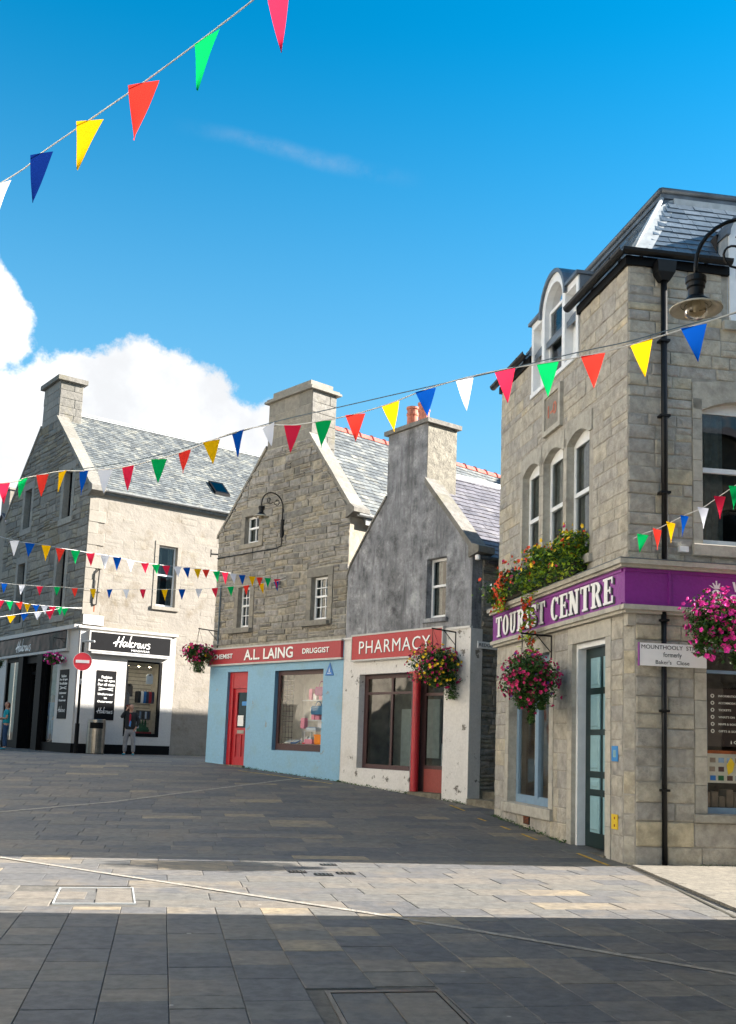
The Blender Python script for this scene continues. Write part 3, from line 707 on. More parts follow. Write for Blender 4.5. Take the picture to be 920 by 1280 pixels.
# TOURIST CENTRE in tall slab serif letters with a dark drop side
def serif_word(word, F, ua, ub, z0, z1, v, parent):
    s = .20; q = .085   # stem and serif weights in units of cap height
    def ring(cx, cz, rx, rz, a0, a1, tx=.2, tz=.09, n=12):
        o = arcpts(cx, cz, rx, a0, a1, n, rz); i = arcpts(cx, cz, rx - tx, a0, a1, n, rz - tz); return o, i
    def B(a, b, c, d): return ('b', a, b, c, d)
    G = {'T': (.62, [B(.21, .41, 0, 1), B(0, .62, 1 - q, 1), B(0, .07, .74, 1), B(.55, .62, .74, 1), B(.12, .50, 0, q)]),
         'I': (.36, [B(.08, .28, 0, 1), B(0, .36, 0, q), B(0, .36, 1 - q, 1)]),
         'E': (.60, [B(.07, .27, 0, 1), B(0, .58, 0, q), B(0, .58, 1 - q, 1), B(.27, .46, .47, .55), B(.52, .60, 0, .28), B(.52, .59, .74, 1), B(.40, .46, .38, .64)]),
         'N': (.74, [B(.07, .23, 0, 1), B(.51, .65, 0, 1), ('p', [(.05, 1), (.27, 1), (.65, .0), (.45, .0)]), B(0, .30, 0, q), B(.44, .74, 1 - q, 1), B(0, .2, 1 - q, 1)]),
         'O': (.62, [('r',) + ring(.31, .5, .31, .51, 0, 360)]),
         'C': (.60, [('r',) + ring(.31, .5, .31, .51, 42, 318), B(.50, .58, .66, .96)]),
         'U': (.66, [B(.07, .25, .3, 1), B(.43, .56, .3, 1), ('r',) + ring(.315, .3, .245, .31, 180, 360, .16, .1), B(0, .32, 1 - q, 1), B(.36, .66, 1 - q, 1)]),
         'S': (.54, [('r',) + ring(.27, .74, .26, .27, 20, 270, .17, .1), ('r',) + ring(.27, .27, .27, .28, -160, 90, .17, .1), B(.45, .52, .68, .98), B(.02, .09, .02, .34)]),
         'R': (.68, [B(.07, .27, 0, 1), ('r',) + ring(.30, .74, .30, .26, -90, 90, .19, .09), B(.2, .32, 1 - q, 1), B(0, .36, 0, q), ('p', [(.28, .52), (.46, .52), (.68, .0), (.48, .0)]), B(0, .12, 1 - q, 1)]), ' ': (.30, [])}
    wt = sum(G[c][0] + .09 for c in word); k = (ub - ua) / wt; x = 0; front, side = MB(), MB(); H = z1 - z0
    for ch_ in word:
        w, sh = G[ch_]
        for si, t in enumerate(sh):
            polys = []
            if t[0] == 'b': polys = [rect(t[1], t[2], t[3], t[4])]
            elif t[0] == 'p': polys = [t[1]]
            else: polys = [[t[1][i], t[1][i + 1], t[2][i + 1], t[2][i]] for i in range(len(t[1]) - 1)]
            for p in polys:
                pp = [(ua + (x + a) * k, z0 + b * H) for a, b in p]
                front.prism(F, pp, v + .012, v + .018 + .0006 * si)
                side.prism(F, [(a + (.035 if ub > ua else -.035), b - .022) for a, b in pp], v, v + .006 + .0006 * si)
        x += w + .09
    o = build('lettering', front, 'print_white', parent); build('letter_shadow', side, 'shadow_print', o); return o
fas = [c for c in TB.children if c.name.startswith('fascia') and 'moulding' not in c.name]
serif_word('TOURIST CENTRE', TL, 5.02, .20, 3.225, 3.565, .072, fas[0])
# thistle emblem and the start of the lettering on the right-hand fascia
em = MB()
def disc(F, cu, cz, r0, r1, v0, v1, a0=0, a1=360, n=14, sz=1.0):
    o = arcpts(cu, cz, r1, a0, a1, n, r1 * sz); i = arcpts(cu, cz, r0, a0, a1, n, r0 * sz); m = MB()
    for k in range(n): m.prism(F, [o[k], o[k + 1], i[k + 1], i[k]], v0, v1)
    return m
def merge(a, b): k = len(a.v); a.v += b.v; a.f += [[k + q for q in f] for f in b.f]; a.t += b.t; return a
merge(em, disc(TR, 1.14, 3.36, .035, .062, .072, .076)); merge(em, disc(TR, 1.14, 3.36, .0, .018, .072, .076)); merge(em, disc(TR, 1.14, 3.35, .078, .095, .072, .076, 190, 350))
for k in range(5): x = -.06 + .03 * k; em.prism(TR, [(1.14 + x * .5, 3.43), (1.14 + x * .5 + .02, 3.43), (1.14 + x * 1.5 + .012, 3.53 - abs(x)), (1.14 + x * 1.5 - .008, 3.53 - abs(x))], .072, .076 + .0005 * k)
em.prism(TR, [(1.12, 3.43), (1.16, 3.43), (1.175, 3.475), (1.105, 3.475)], .072, .0745)
build('thistle_emblem', em, 'print_white', fas[1])
text('Visit', TR, 1.36, 1.72, 3.40, 3.53, .072, 'print_white', fas[1], bold=.03, shear=.2); text('Scotland', TR, 1.31, 2.0, 3.24, 3.37, .072, 'print_white', fas[1], bold=.03, shear=.2)
# upper windows
for h in holesL[2:5]: sash(TL, h[0], h[1], h[2], h[3], -.10, TB, fr=.07, arch=.10)
for h in (holesR[1], holesR[3]): sash(TR, h[0], h[1], h[2], h[3], -.12, TB, fr=.07, arch=.08)
# shop windows
def room(F, u0, u1, v0, v1, z0, z1, mat, parent): return build('shop_interior', room_box(F, u0, u1, v0, v1, z0, z1), mat, parent)
sw = sash(TL, 2.66, 4.48, .50, 2.80, -.13, TB, mat='blue_frame', gmat='shop_glass', mid=False, fr=.10, curtain=False, room=1.5, rmat='interior_brown', name='shop_window')
build('mullion', MB().box(TL, 3.42, 3.56, -.20, -.115, .60, 2.70), 'blue_frame', sw); build('blind_cord', MB().box(TL, 4.02, 4.05, -.3, -.29, 1.1, 2.7), 'print_cream', sw)
build('window_post', MB().box(TL, 3.62, 3.9, -.55, -.50, .6, 2.8), 'interior_pale', sw)
for h in (holesR[0], holesR[2]):
    w2 = sash(TR, h[0], h[1], h[2], h[3], -.10, TB, mat='blue_frame', gmat='shop_glass', mid=False, fr=.06, curtain=False, room=1.6, rmat='interior_dark', name='shop_window')
    build('transom', MB().box(TR, h[0] + .06, h[1] - .06, -.15, -.09, 2.38, 2.42), 'blue_frame', w2)
w2 = [c for c in TB.children if c.name.startswith('shop_window')][1]
ps = MB().box(TR, 1.10, 1.85, -.135, -.131, 1.47, 2.19); lp = tag(build('window_poster', ps, 'poster_brown', w2), '', 'poster') if False else build('window_poster', ps, 'poster_brown', w2, label='brown notice listing six services with round icons')
for i, s_ in enumerate(('INFORMATION', 'ACCOMMODATION', 'TICKETS', 'WHAT\'S ON', 'MAPS & BOOKS', 'GIFTS & SOUVENIRS')):
    z = 2.10 - .088 * i; text(s_, TR, 1.26, 1.26 + .024 * len(s_), z - .013, z + .013, -.1305, 'print_cream', w2, bold=.01)
    m_ = disc(TR, 1.18, z, .013, .025, -.1305, -.129); build('icon', m_, 'print_cream', w2)
text('CENTRE', TR, 1.46, 1.80, 1.505, 1.545, -.1305, 'print_cream', w2); text('i', TR, 1.42, 1.435, 1.505, 1.545, -.1305, 'print_cream', w2)
mp = build('map_poster', MB().box(TR, 1.10, 1.95, -.135, -.131, 1.02, 1.42), 'print_cream', w2, label='cream map poster edged with small pictures')
tm = MB(); rs = random.Random(2)
build('poster_border', MB().box(TR, 1.10, 1.95, -.1305, -.129, 1.38, 1.42), 'rust', w2)
for i in range(7):
    for j in range(3):
        u, z = 1.13 + .115 * i + rs.uniform(0, .01), 1.05 + .11 * j
        if j == 1 and i in (2, 3): continue
        tm = MB().box(TR, u, u + .075, -.1305, -.129, z, z + .06); build('picture', tm, rs.choice(['sign_blue', 'knit_green', 'beige_cloth', 'pale_denim', 'knit_brown']), w2)
build('map_drawing', MB().prism(TR, [(1.38, 1.12), (1.44, 1.16), (1.47, 1.26), (1.42, 1.34), (1.36, 1.24)], -.1305, -.1285), 'hazard_yellow', w2)
bk = MB()
for i in range(16): u = 1.12 + .1 * i; bk.box(TR, u, u + rs.uniform(.03, .09), -.45, -.25, .72, .72 + rs.uniform(.08, .22))
build('display_goods', bk, 'beige_cloth', w2)
# door: deep frame, dark green leaf with pale raised panels, stone step
build('door_frame', MB().box(TL, 1.70, 1.762, -.31, -.05, .06, 2.83).box(TL, .638, .70, -.31, -.05, .06, 2.83).box(TL, .70, 1.70, -.31, -.055, 2.76, 2.83), 'white_frame', TB)
dr_ = build('door', MB().box(TL, .70, 1.70, -.22, -.17, .08, 2.76), 'green_door', TB)
for u0, u1 in ((1.19, 1.50), (.78, 1.08)):
    for z0, z1 in ((2.21, 2.62), (1.65, 2.12), (1.09, 1.57), (.85, 1.0), (.28, .76)):
        p = MB().box(TL, u0, u1, -.171, -.155, z0, z1)
        p.cobble(TL, rect(u0 + .03, u1 - .03, z0 + .03, z1 - .03), -.156, -.142, .02, .5)
        build('panel', p, 'pale_panel', dr_)
build('doorstep', MB().box(TL, .60, 1.80, -.35, .05, -.1, .055), 'step_stone', TB)
build('room', room_box(TL, .5, 1.9, -.28, -.9, -.1, 2.9), 'interior_dark', TB)
# small fittings on the walls
for F, a, b, z0, z1, m_, nm, lb in ((TL, .24, .42, 1.24, 1.43, 'notice_blue', 'blue_notice', 'small blue notice'), (TL, .24, .42, .41, .59, 'hazard_yellow', 'yellow_plate', 'small yellow plate with dark screws')):
    p = build(nm, MB().box(F, a, b, .012, .022, z0, z1), m_, TB, label=lb)
    build('print', MB().box(F, a + .05, b - .05, .022, .024, z0 + .05, z1 - .05) if 'blue' in nm else MB().box(F, a + .07, a + .1, .022, .025, z0 + .03, z0 + .06).box(F, a + .07, a + .1, .022, .025, z1 - .06, z1 - .03), 'pale_panel' if 'blue' in nm else 'rust', p)
vt = build('air_vent', MB().box(TL, 3.41, 3.68, .010, .020, .21, .34), 'black_iron', TB)
for i in range(5): build('slat', MB().box(TL, 3.43, 3.66, .018, .028, .225 + i * .022, .233 + i * .022), 'rust', vt)
build('junction_box', MB().box(TR, .66, .78, .01, .07, 3.88, 3.95), 'enamel_white', TB)
# downpipe with hopper
dp = build('downpipe', MB().tube([TR.P(.45, .09, 7.45), TR.P(.45, .09, 3.74)], .042, 8).tube([TR.P(.45, .055, 3.10), TR.P(.45, .055, .03)], .034, 8), 'black_iron', TB, smooth=True)
for z in (2.98, 1.86, .9): build('collar', MB().box(TR, .395, .505, .01, .10, z, z + .03), 'black_iron', dp)
for z in (6.6, 5.6, 4.6): build('collar', MB().box(TR, .385, .515, .01, .14, z, z + .03), 'black_iron', dp)
hp = MB(); q0 = [TR.P(u, v, 7.67) for u, v in ((.32, .0), (.58, .0), (.58, .20), (.32, .20))]; q1 = [TR.P(u, v, 7.52) for u, v in ((.335, .02), (.565, .02), (.565, .19), (.335, .19))]; q2 = [TR.P(u, v, 7.42) for u, v in ((.39, .04), (.51, .04), (.51, .15), (.39, .15))]
hp.add(q0 + q1 + q2, [(0, 1, 2, 3)] + [(4 * k + i, 4 * k + (i + 1) % 4, 4 * k + 4 + (i + 1) % 4, 4 * k + 4 + i) for k in (0, 1) for i in range(4)] + [(11, 10, 9, 8)]); build('rain_hopper', hp, 'black_iron', dp)
# gutters
def gutter(F, u0, u1, z, r, mat, parent, off=.06, name='gutter'):
    mb = MB(); n = 6; pr = [(off + r - r * math.cos(math.pi * i / n), z - r * 1.1 * math.sin(math.pi * i / n)) for i in range(n + 1)]; pi = [(off + r - (r - .012) * math.cos(math.pi * i / n), z - (r - .012) * 1.1 * math.sin(math.pi * i / n)) for i in range(n + 1)][::-1]
    prof = pr + pi; k = len(prof); v = [F.P(u, a, b) for u in (u0, u1) for a, b in prof]
    mb.add(v, [(i, (i + 1) % k, k + (i + 1) % k, k + i) for i in range(k)] + [tuple(range(k))[::-1], tuple(range(k, 2 * k))], .5, F.out > 0)
    g = build(name, mb, mat, parent, smooth=False)
    u = u0 + .3
    while u < u1 - .1: build('bracket', MB().box(F, u, u + .025, -.01, off + 2 * r + .004, z - .02, z + .002).box(F, u, u + .025, off - .02, off + .0, z - r * 1.25, z - .02), mat, g); u += .9
    return g
[build('eaves_course', MB().box(TL, a_, b_, -.05, .05, 7.63, 7.755), 'black_paint', TB) for a_, b_ in ((-.03, 1.62), (3.61, L + .03))]
[build('eaves_course', MB().box(TR, a_, b_, -.05, .052, 7.632, 7.752), 'black_paint', TB) for a_, b_ in ((-.052, 1.39), (2.62, RW))]
gutter(TL, -.14, 1.80, 7.80, .065, 'black_iron', TB); gutter(TL, 3.58, L + .15, 7.80, .065, 'black_iron', TB); gutter(TR, -.14, 1.38, 7.80, .065, 'black_iron', TB); gutter(TR, 2.62, RW, 7.80, .065, 'black_iron', TB)
# mansard: two slated slopes, lead hip, lead-capped flat top
MS, ZE, ZM, INS = 1.5 / .96, 7.72, 9.22, .96
roof_plane(TR, ZE, MS, 0, RW, INS, 'roof_deck', 'lead', TB, d0=0, left=lambda d: d, right=lambda d: RW - d)
roof_plane(TL, ZE, MS, 0, L, INS, 'roof_deck', 'lead', TB, d0=0, left=lambda d: d, right=lambda d: L)
roof_plane(FE, ZE, MS, 0, L, INS, 'roof_deck', 'lead', TB, d0=0, left=lambda d: d, right=lambda d: L)
def dormcut(c0, c1, h):  # slates stop at the dormer cheeks
    pass
slates(TR, ZE, 0, MS, 0, 1.40, INS * .93, 'tslate', 'slate_blue', TB, .24, .135, left=lambda d: d + .16, right=lambda d: 1.40 if d < .36 else 2.6, seed=4)
slates(TR, ZE, 0, MS, 2.6, RW, INS * .93, 'tslate', 'slate_blue', TB, .24, .135, left=lambda d: 2.6, right=lambda d: RW - d, seed=5)
slates(TR, ZE, .75, MS, 1.4, 2.6, INS * .93, 'tslate', 'slate_blue', TB, .24, .135, seed=6) if False else None
slates(TL, ZE, 0, MS, 0, 1.62, INS * .93, 'tslate', 'slate_blue', TB, .24, .135, left=lambda d: d + .12, right=lambda d: 1.62, seed=7)
slates(TL, ZE, 0, MS, 3.6, L, INS * .93, 'tslate', 'slate_blue', TB, .24, .135, left=lambda d: 3.6, right=lambda d: L, seed=8)
flush('tslate', 'slate', TB, 290)
def T3(d, e=0.0): return TL.P(0, 0, 0) + (-TL.n) * d + (-TR.n) * d
hipb, hipt = T3(.0) + Vector((0, 0, ZE)), T3(INS) + Vector((0, 0, ZM))
hm = MB(); s1, s2 = TR.u * .24, TL.u * .16; o_ = Vector((0, 0, .035))
hm.add([hipb + o_, hipb + s1 + o_ * .6 + TR.n * .02, hipt + s1 + o_ * .6 + TR.n * .02, hipt + o_, hipb + s2 + o_ * .6, hipt + s2 + o_ * .6], [(0, 1, 2, 3), (0, 3, 5, 4)]); build('hip_flashing', hm, 'lead_flashing', TB)
build('hip_roll', MB().tube([hipb + o_, hipt + o_], .03, 8), 'lead_flashing', TB, smooth=True)
A0, A1, A2, A3 = T3(INS - .07), TR.P(RW - INS, -INS + .07, 0), TR.P(RW - INS, -(L - .05), 0), TL.P(L - .0, -INS + .07, 0)
tp = MB(); q = [A0, A1, A2, A3]; tp.add([p + Vector((0, 0, ZM - .03)) for p in q] + [p + Vector((0, 0, ZM + .10)) for p in q], [(4, 5, 6, 7), (0, 1, 5, 4), (1, 2, 6, 5), (2, 3, 7, 6), (3, 0, 4, 7), (3, 2, 1, 0)]); build('roof_top', tp, 'lead', TB)
for k, (p, q) in enumerate(((A0, A1), (A3, A0))): build('ridge_roll', MB().tube([p + Vector((0, 0, ZM + .08)), q + Vector((0, 0, ZM + .08))], .045, 8), 'lead', TB, smooth=True)
build('top_flashing', MB().box(TR, INS + .1, RW - INS, -INS + .075, -INS + .10, ZM - .14, ZM - .05), 'lead_flashing', TB)
# left dormer: three lights, the middle one arched and higher
dm = build('dormer', MB().box(TL, 1.63, 1.72, -.10, .02, 7.04, 8.26).box(TL, 3.51, 3.60, -.10, .02, 7.04, 8.26).box(TL, 2.12, 2.24, -.10, .03, 7.04, 8.22).box(TL, 2.98, 3.10, -.10, .03, 7.04, 8.22)
    .box(TL, 1.72, 2.12, -.10, .02, 8.16, 8.26).box(TL, 3.10, 3.51, -.10, .02, 8.16, 8.26).box(TL, 1.63, 3.60, -.10, .04, 7.00, 7.07), 'white_frame', TB)
ao, ai = arcpts(2.61, 8.18, .50, 0, 180, 14, .52), arcpts(2.61, 8.18, .37, 0, 180, 14, .38); am = MB()
for i in range(14): am.prism(TL, [ao[i], ao[i + 1], ai[i + 1], ai[i]], -.10, .028)
build('arch_frame', am, 'white_frame', dm)
hd = MB(); o2 = arcpts(2.61, 8.18, .56, 0, 180, 14, .58)
for i in range(14): hd.prism(TL, [o2[i], o2[i + 1], ao[i + 1], ao[i]], -1.0, .07)
hd.box(TL, 1.58, 2.09, -1.0, .07, 8.26, 8.31).box(TL, 3.13, 3.66, -1.0, .07, 8.26, 8.31); build('dormer_roof', hd, 'lead', dm)
for u in (1.62, 3.585): build('dormer_cheek', MB().prism(Frame(TL.P(u, 0, 0)[:2], TR.az, 1), [(.0, 7.70), (.52, 8.60), (1.0, 8.26), (.0, 8.26)] if False else [(.0, 7.1), (.9, 8.26), (.0, 8.26)], -.012, .012), 'lead', dm)
for u0, u1, zt in ((1.72, 2.12, 8.16), (3.10, 3.51, 8.16)): build('side_panel', MB().box(TL, u0, u1, -.14, -.10, 7.07, zt), 'white_frame', dm)
cw_ = sash(TL, 2.24, 2.98, 7.07, 8.24, -.05, TB, fr=.05, curtain=False); ac = MB(); arc_ = arcpts(2.61, 8.2, .36, 0, 180, 12, .36); ac.add([TL.P(a, -.08, b) for a, b in arc_], [tuple(range(13))], .5, False); build('pane', ac, 'sky_glass', cw_)
# right dormer
d2 = build('dormer', MB().box(TR, 1.40, 1.49, -.10, .03, 7.04, 8.22).box(TR, 2.51, 2.60, -.10, .03, 7.04, 8.22).box(TR, 1.40, 2.60, -.10, .05, 7.0, 7.05), 'white_frame', TB)
ao, ai, o2 = arcpts(2.0, 8.2, .60, 0, 180, 16, .42), arcpts(2.0, 8.2, .50, 0, 180, 16, .32), arcpts(2.0, 8.2, .65, 0, 180, 16, .47); am, hd = MB(), MB()
for i in range(16): am.prism(TR, [ao[i], ao[i + 1], ai[i + 1], ai[i]], -.10, .028); hd.prism(TR, [o2[i], o2[i + 1], ao[i + 1], ao[i]], -.95, .07)
build('arch_frame', am, 'white_frame', d2); build('dormer_roof', hd, 'lead', d2)
for u in (1.39, 2.61): build('dormer_cheek', MB().prism(Frame(TR.P(u, 0, 0)[:2], TL.az, 1), [(.0, 7.1), (.95, 8.25), (.0, 8.25)], -.012, .012), 'lead_flashing', d2)
sash(TR, 1.49, 2.51, 7.05, 8.22, -.05, TB, fr=.06, curtain=False)
ac = MB(); arc_ = arcpts(2.0, 8.2, .5, 0, 180, 12, .32); ac.add([TR.P(a, -.08, b) for a, b in arc_], [tuple(range(13))]); build('pane', ac, 'sky_glass', d2)
build('sill', MB().box(TR, 1.30, 2.70, -.05, .07, 6.88, 7.0, .2), 'tourist_dressed', TB)
# street name plate on its own
sp = thing('street_sign', TR.P(.11, .03, 2.42), 'white street name plate on the corner building, below the purple fascia', 'sign')
build('plate', MB().box(TR, .11, .99, .075, .10, 2.42, 2.70), 'enamel_white', sp); build('edge', MB().box(TR, .10, .112, .07, .103, 2.415, 2.705), 'purple_paint', sp)
text('MOUNTHOOLY  STREET', TR, .135, .965, 2.628, 2.678, .1005, 'dark_print', sp, bold=.0); text('formerly', TR, .42, .66, 2.515, 2.595, .1005, 'dark_print', sp, bold=.0); text("Baker's   Close", TR, .32, .76, 2.445, 2.495, .1005, 'dark_print', sp, bold=0)

# ------------------------------------------------------------------ pharmacy: rendered gable over a white shopfront
PB = thing('pharmacy_building', (1.945, 19.2, .3), 'narrow grey rendered gable house with white shopfront and red pharmacy sign', 'building')
hu = (.74, 1.33, 3.83, 5.02); hs = [(1.66, 3.42, .84, 2.79), (.70, 1.66, .44, 2.79)]
gab = [(0, -.2), (4.07, -.2), (4.07, 4.85), (3.9, 5.21), (3.12, 6.08), (2.71, 6.50), (1.42, 6.62), (0, 5.08)]
up_ = clip(gab, rect(-1, 6, 3.56, 9)); chf = rect(1.42, 2.71, 6.5, 7.86)
pw = wall(PH, [up_, clip(chf, [(1.0, 6.62), (1.42, 6.62), (2.71, 6.50), (3, 6.50), (3, 9), (1, 9)])], [hu], 'gable_wall', 'render_wall', PB, .2, 'render_wall')
pf = wall(PH, [clip(gab, rect(-1, 6, -.3, 3.56))], hs, 'shopfront_wall', 'white_paint_worn', PB, .2, 'white_paint_worn', v=.02)
build('shopfront_ledge', MB().box(PH, -.02, 4.07, -.02, .05, 3.555, 3.60).box(PH, -.05, .0, -.25, .05, -.2, 3.555), 'white_paint_worn', PB)
ps_ = wall(PS, [rect(.25, 10, -.2, 5.02)], [], 'side_wall', 'rubble_mortar', PB); wall(PS, [rect(0, .25, -.2, 3.56)], [], 'side_wall', 'white_paint_worn', PB, v=.01); wall(PS, [rect(0, .25, 3.56, 5.02)], [], 'side_wall', 'render_wall', PB)
stones(PS, [rect(.26, 3, -.2, 4.98)], [], ps_, 'pstone', 'rubble_stone', (.12, .24), (.2, .5), warp=.05, seed=21, proud=(.01, .04), bulge=.02, split=.3); flush('pstone', 'stone', PB, 60)
# chimney with cap and two pots
PC = Frame(PH.P(1.42, 0, 0)[:2], 53.17, 1)
cm = build('chimney', MB().box(PC, .003, .78, -1.286, -.003, 5.6, 7.86), 'render_wall', PB)
build('harled_side', MB().box(PC, .004, .78, -.003, .012, 5.9, 7.855), 'chimney_harl', cm)
build('chimney_cap', MB().box(PC, -.07, .86, -1.37, .08, 7.86, 7.95).box(PC, 0.05, .72, -1.22, -.07, 7.95, 8.0), 'skew_stone', cm)
for i, (s_, v_) in enumerate(((.38, -.98), (.38, -.60))):
    c_ = PC.P(s_, v_, 8.0); build('chimney_pot', MB().lathe(c_, [(.13, 0), (.125, .12), (.115, .14), (.115, .30), (.13, .32), (.13, .36), (.115, .38), (.115, .44), (.135, .46), (.135, .50), (.095, .50), (.09, .3)], 16), 'terracotta', cm, smooth=False)
# skews (coping slabs) as separate stones
def skew(F, u0, z0, u1, z1, n, t, v0, v1, mat, parent, knee=True, key=None):
    sk = []
    for i in range(n):
        a, b = i / n, (i + 1) / n; e = .004
        p = [(u0 + (u1 - u0) * a, z0 + (z1 - z0) * a), (u0 + (u1 - u0) * (b - e), z0 + (z1 - z0) * (b - e))]
        q = [p[0], p[1], (p[1][0], p[1][1] + t), (p[0][0], p[0][1] + t)]
        sk.append(build('coping_stone', MB().prism(F, q, v0 + rnd.uniform(-.006, .006), v1 + rnd.uniform(-.005, .005), rnd.random()), mat, parent))
    return sk
skew(PH, -.04, 5.0, 1.42, 6.58, 4, .14, -.34, .05, 'skew_stone', PB); skew(PH, 4.07, 4.87, 3.9, 5.20, 1, .07, -.3, .03, 'skew_stone', PB); skew(PH, 3.9, 5.20, 3.12, 6.08, 2, .06, -.3, .03, 'skew_stone', PB); skew(PH, 3.12, 6.08, 2.71, 6.50, 1, .06, -.3, .03, 'skew_stone', PB)
build('kneeler', MB().prism(PH, [(-.22, 4.98), (.06, 4.90), (.06, 5.16), (-.06, 5.16), (-.22, 5.10)], -.36, .06, .4), 'skew_stone', PB)
PSLOPE = 1.02; PSX = Frame(PH.P(4.07, 0, 0)[:2], 53.17, -1)
roof_plane(PS, 5.02, PSLOPE, .32, 10, 2.05, 'roof_deck', 'slate_violet', PB, d0=-.10); roof_plane(PSX, 4.9, 1.12, .32, 10, 2.02, 'roof_deck', 'slate_violet', PB, d0=0)
slates(PS, 5.02 - .1 * PSLOPE, -.10, PSLOPE, .32, 6.2, 2.03, 'pslate', 'slate_violet', PB, .23, .15, seed=31, thick=.010); flush('pslate', 'slate', PB, 280)
build('ridge_flashing', MB().tube([PH.P(2.05, -.8, 7.12), PH.P(2.05, -10, 7.12)], .045, 8).box(PS, .8, 10, -2.05, -1.93, 7.02, 7.08), 'lead_flashing', PB)
gutter(PS, .05, 8, 4.93, .06, 'lead', PB, off=.06)
build('gutter_end', MB().lathe(PS.P(.02, .12, 4.93), [(0, .02), (.05, 0), (.05, -.08), (.02, -.10)], 10), 'enamel_white', PB)
sash(PH, hu[0], hu[1], hu[2], hu[3], -.14, PB, fr=.05)
build('sill', MB().box(PH, .66, 1.40, -.02, .06, 3.74, 3.82), 'render_wall', PB)
# sign
sg = build('fascia_sign', MB().box(PH, .70, 3.62, .02, .10, 3.10, 3.60), 'faded_red_sign', PB)
build('sign_frame', MB().box(PH, .67, 3.65, .02, .112, 3.60, 3.635).box(PH, .67, 3.65, .02, .112, 3.065, 3.10).box(PH, .67, .70, .02, .112, 3.10, 3.60).box(PH, 3.62, 3.65, .02, .112, 3.10, 3.60), 'white_paint', sg)
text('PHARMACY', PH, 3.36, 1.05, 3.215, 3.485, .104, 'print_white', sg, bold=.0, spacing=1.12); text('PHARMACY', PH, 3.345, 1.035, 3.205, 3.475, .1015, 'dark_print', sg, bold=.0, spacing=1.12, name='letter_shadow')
# window, pillar, recessed door bay
fw_ = MB(); v_ = -.13
fw_.box(PH, 3.30, 3.42, v_ - .05, v_, .84, 2.79).box(PH, 1.66, 3.30, v_ - .05, v_, .84, .93).box(PH, 1.66, 3.30, v_ - .05, v_, 2.70, 2.79).box(PH, 1.66, 3.30, v_ - .04, v_ + .006, 2.37, 2.42).box(PH, 2.44, 2.50, v_ - .045, v_ + .003, .93, 2.70)
pwn = build('shop_window', fw_, 'maroon_frame', PB)
def pane(F, u0, u1, z0, z1, v, parent, mat='shop_glass'): return build('pane', MB().add([F.P(u0, v, z0), F.P(u1, v, z0), F.P(u1, v, z1), F.P(u0, v, z1)], [(0, 1, 2, 3)], .5, F.out < 0), mat, parent)
for a_, b_, c_, d_ in ((1.66, 2.44, .93, 2.37), (2.50, 3.30, .93, 2.37), (1.66, 2.44, 2.42, 2.70), (2.50, 3.30, 2.42, 2.70)): pane(PH, a_, b_, c_, d_, v_ - .025, pwn, 'sky_glass')
build('shop_interior', room_box(PH, .5, 3.6, -.24, -.95, .2, 2.9), 'interior_brown', PB)
build('lamp', MB().lathe(PH.P(2.9, -.5, 2.50), [(0, .03), (.03, 0), (0, -.03)], 8), 'lit_lamp', pwn)
build('back_board', MB().box(PH, 2.62, 3.05, -.9, -.86, .9, 2.1).box(PH, 1.8, 2.3, -.9, -.85, 1.1, 2.3), 'interior_pale', pwn)
pl_ = build('pillar', MB().lathe(PH.P(1.56, -.02, 0), [(.078, .46), (.078, 2.62), (.09, 2.64), (.09, 2.69), (.078, 2.71), (.078, 2.80)], 18), 'red_paint', PB, smooth=False)
build('pillar_head', MB().box(PH, 1.40, 1.74, -.15, .04, 2.76, 2.80), 'red_paint', pl_)
db = MB(); db.box(PH, .70, .76, v_ - .09, v_ - .04, .46, 2.79).box(PH, 1.44, 1.66, v_ - .09, v_ - .04, .46, 2.79).box(PH, .76, 1.44, v_ - .09, v_ - .04, .90, .97).box(PH, .76, 1.44, v_ - .09, v_ - .04, 2.7, 2.79).box(PH, .76, 1.44, v_ - .085, v_ - .035, 2.32, 2.38)
dd_ = build('door_bay', db, 'maroon_frame', PB); build('lower_panel', MB().box(PH, .76, 1.44, v_ - .07, v_ - .03, .46, .90), 'brick_red', dd_); pane(PH, .76, 1.44, .97, 2.32, v_ - .06, dd_, 'sky_glass'); pane(PH, .76, 1.44, 2.38, 2.70, v_ - .06, dd_, 'sky_glass')
build('threshold', MB().box(PH, .70, 1.66, -.22, .06, .20, .455), 'step_stone', PB)
ht = thing('fan_heater', PH.P(.95, -.35, .95), 'small white fan heater standing inside the pharmacy door window', 'heater')
build('casing', MB().box(PH, .80, 1.12, -.42, -.32, .96, 1.40), 'enamel_white', ht); hm_ = MB(); oo, ii = arcpts(.96, 1.10, .13, 0, 180, 12, .24), arcpts(.96, 1.10, .10, 0, 180, 12, .20)
for i in range(12): hm_.prism(PH, [oo[i], oo[i + 1], ii[i + 1], ii[i]], -.32, -.31)
build('grille', hm_, 'black_paint', ht)
# basket bracket arms belong to their building
def bracket(F, u, z, reach, parent, drop=.42, mat='black_iron'):
    build('basket_bracket', MB().tube([F.P(u, .02, z - drop), F.P(u, .02, z), F.P(u, .02, z)], .014, 6).tube([F.P(u, .02, z), F.P(u, reach, z + .02)], .014, 6).tube([F.P(u, .02, z - .25), F.P(u, reach * .5, z)], .008, 5), mat, parent)
bracket(PH, .40, 3.50, .62, PB)
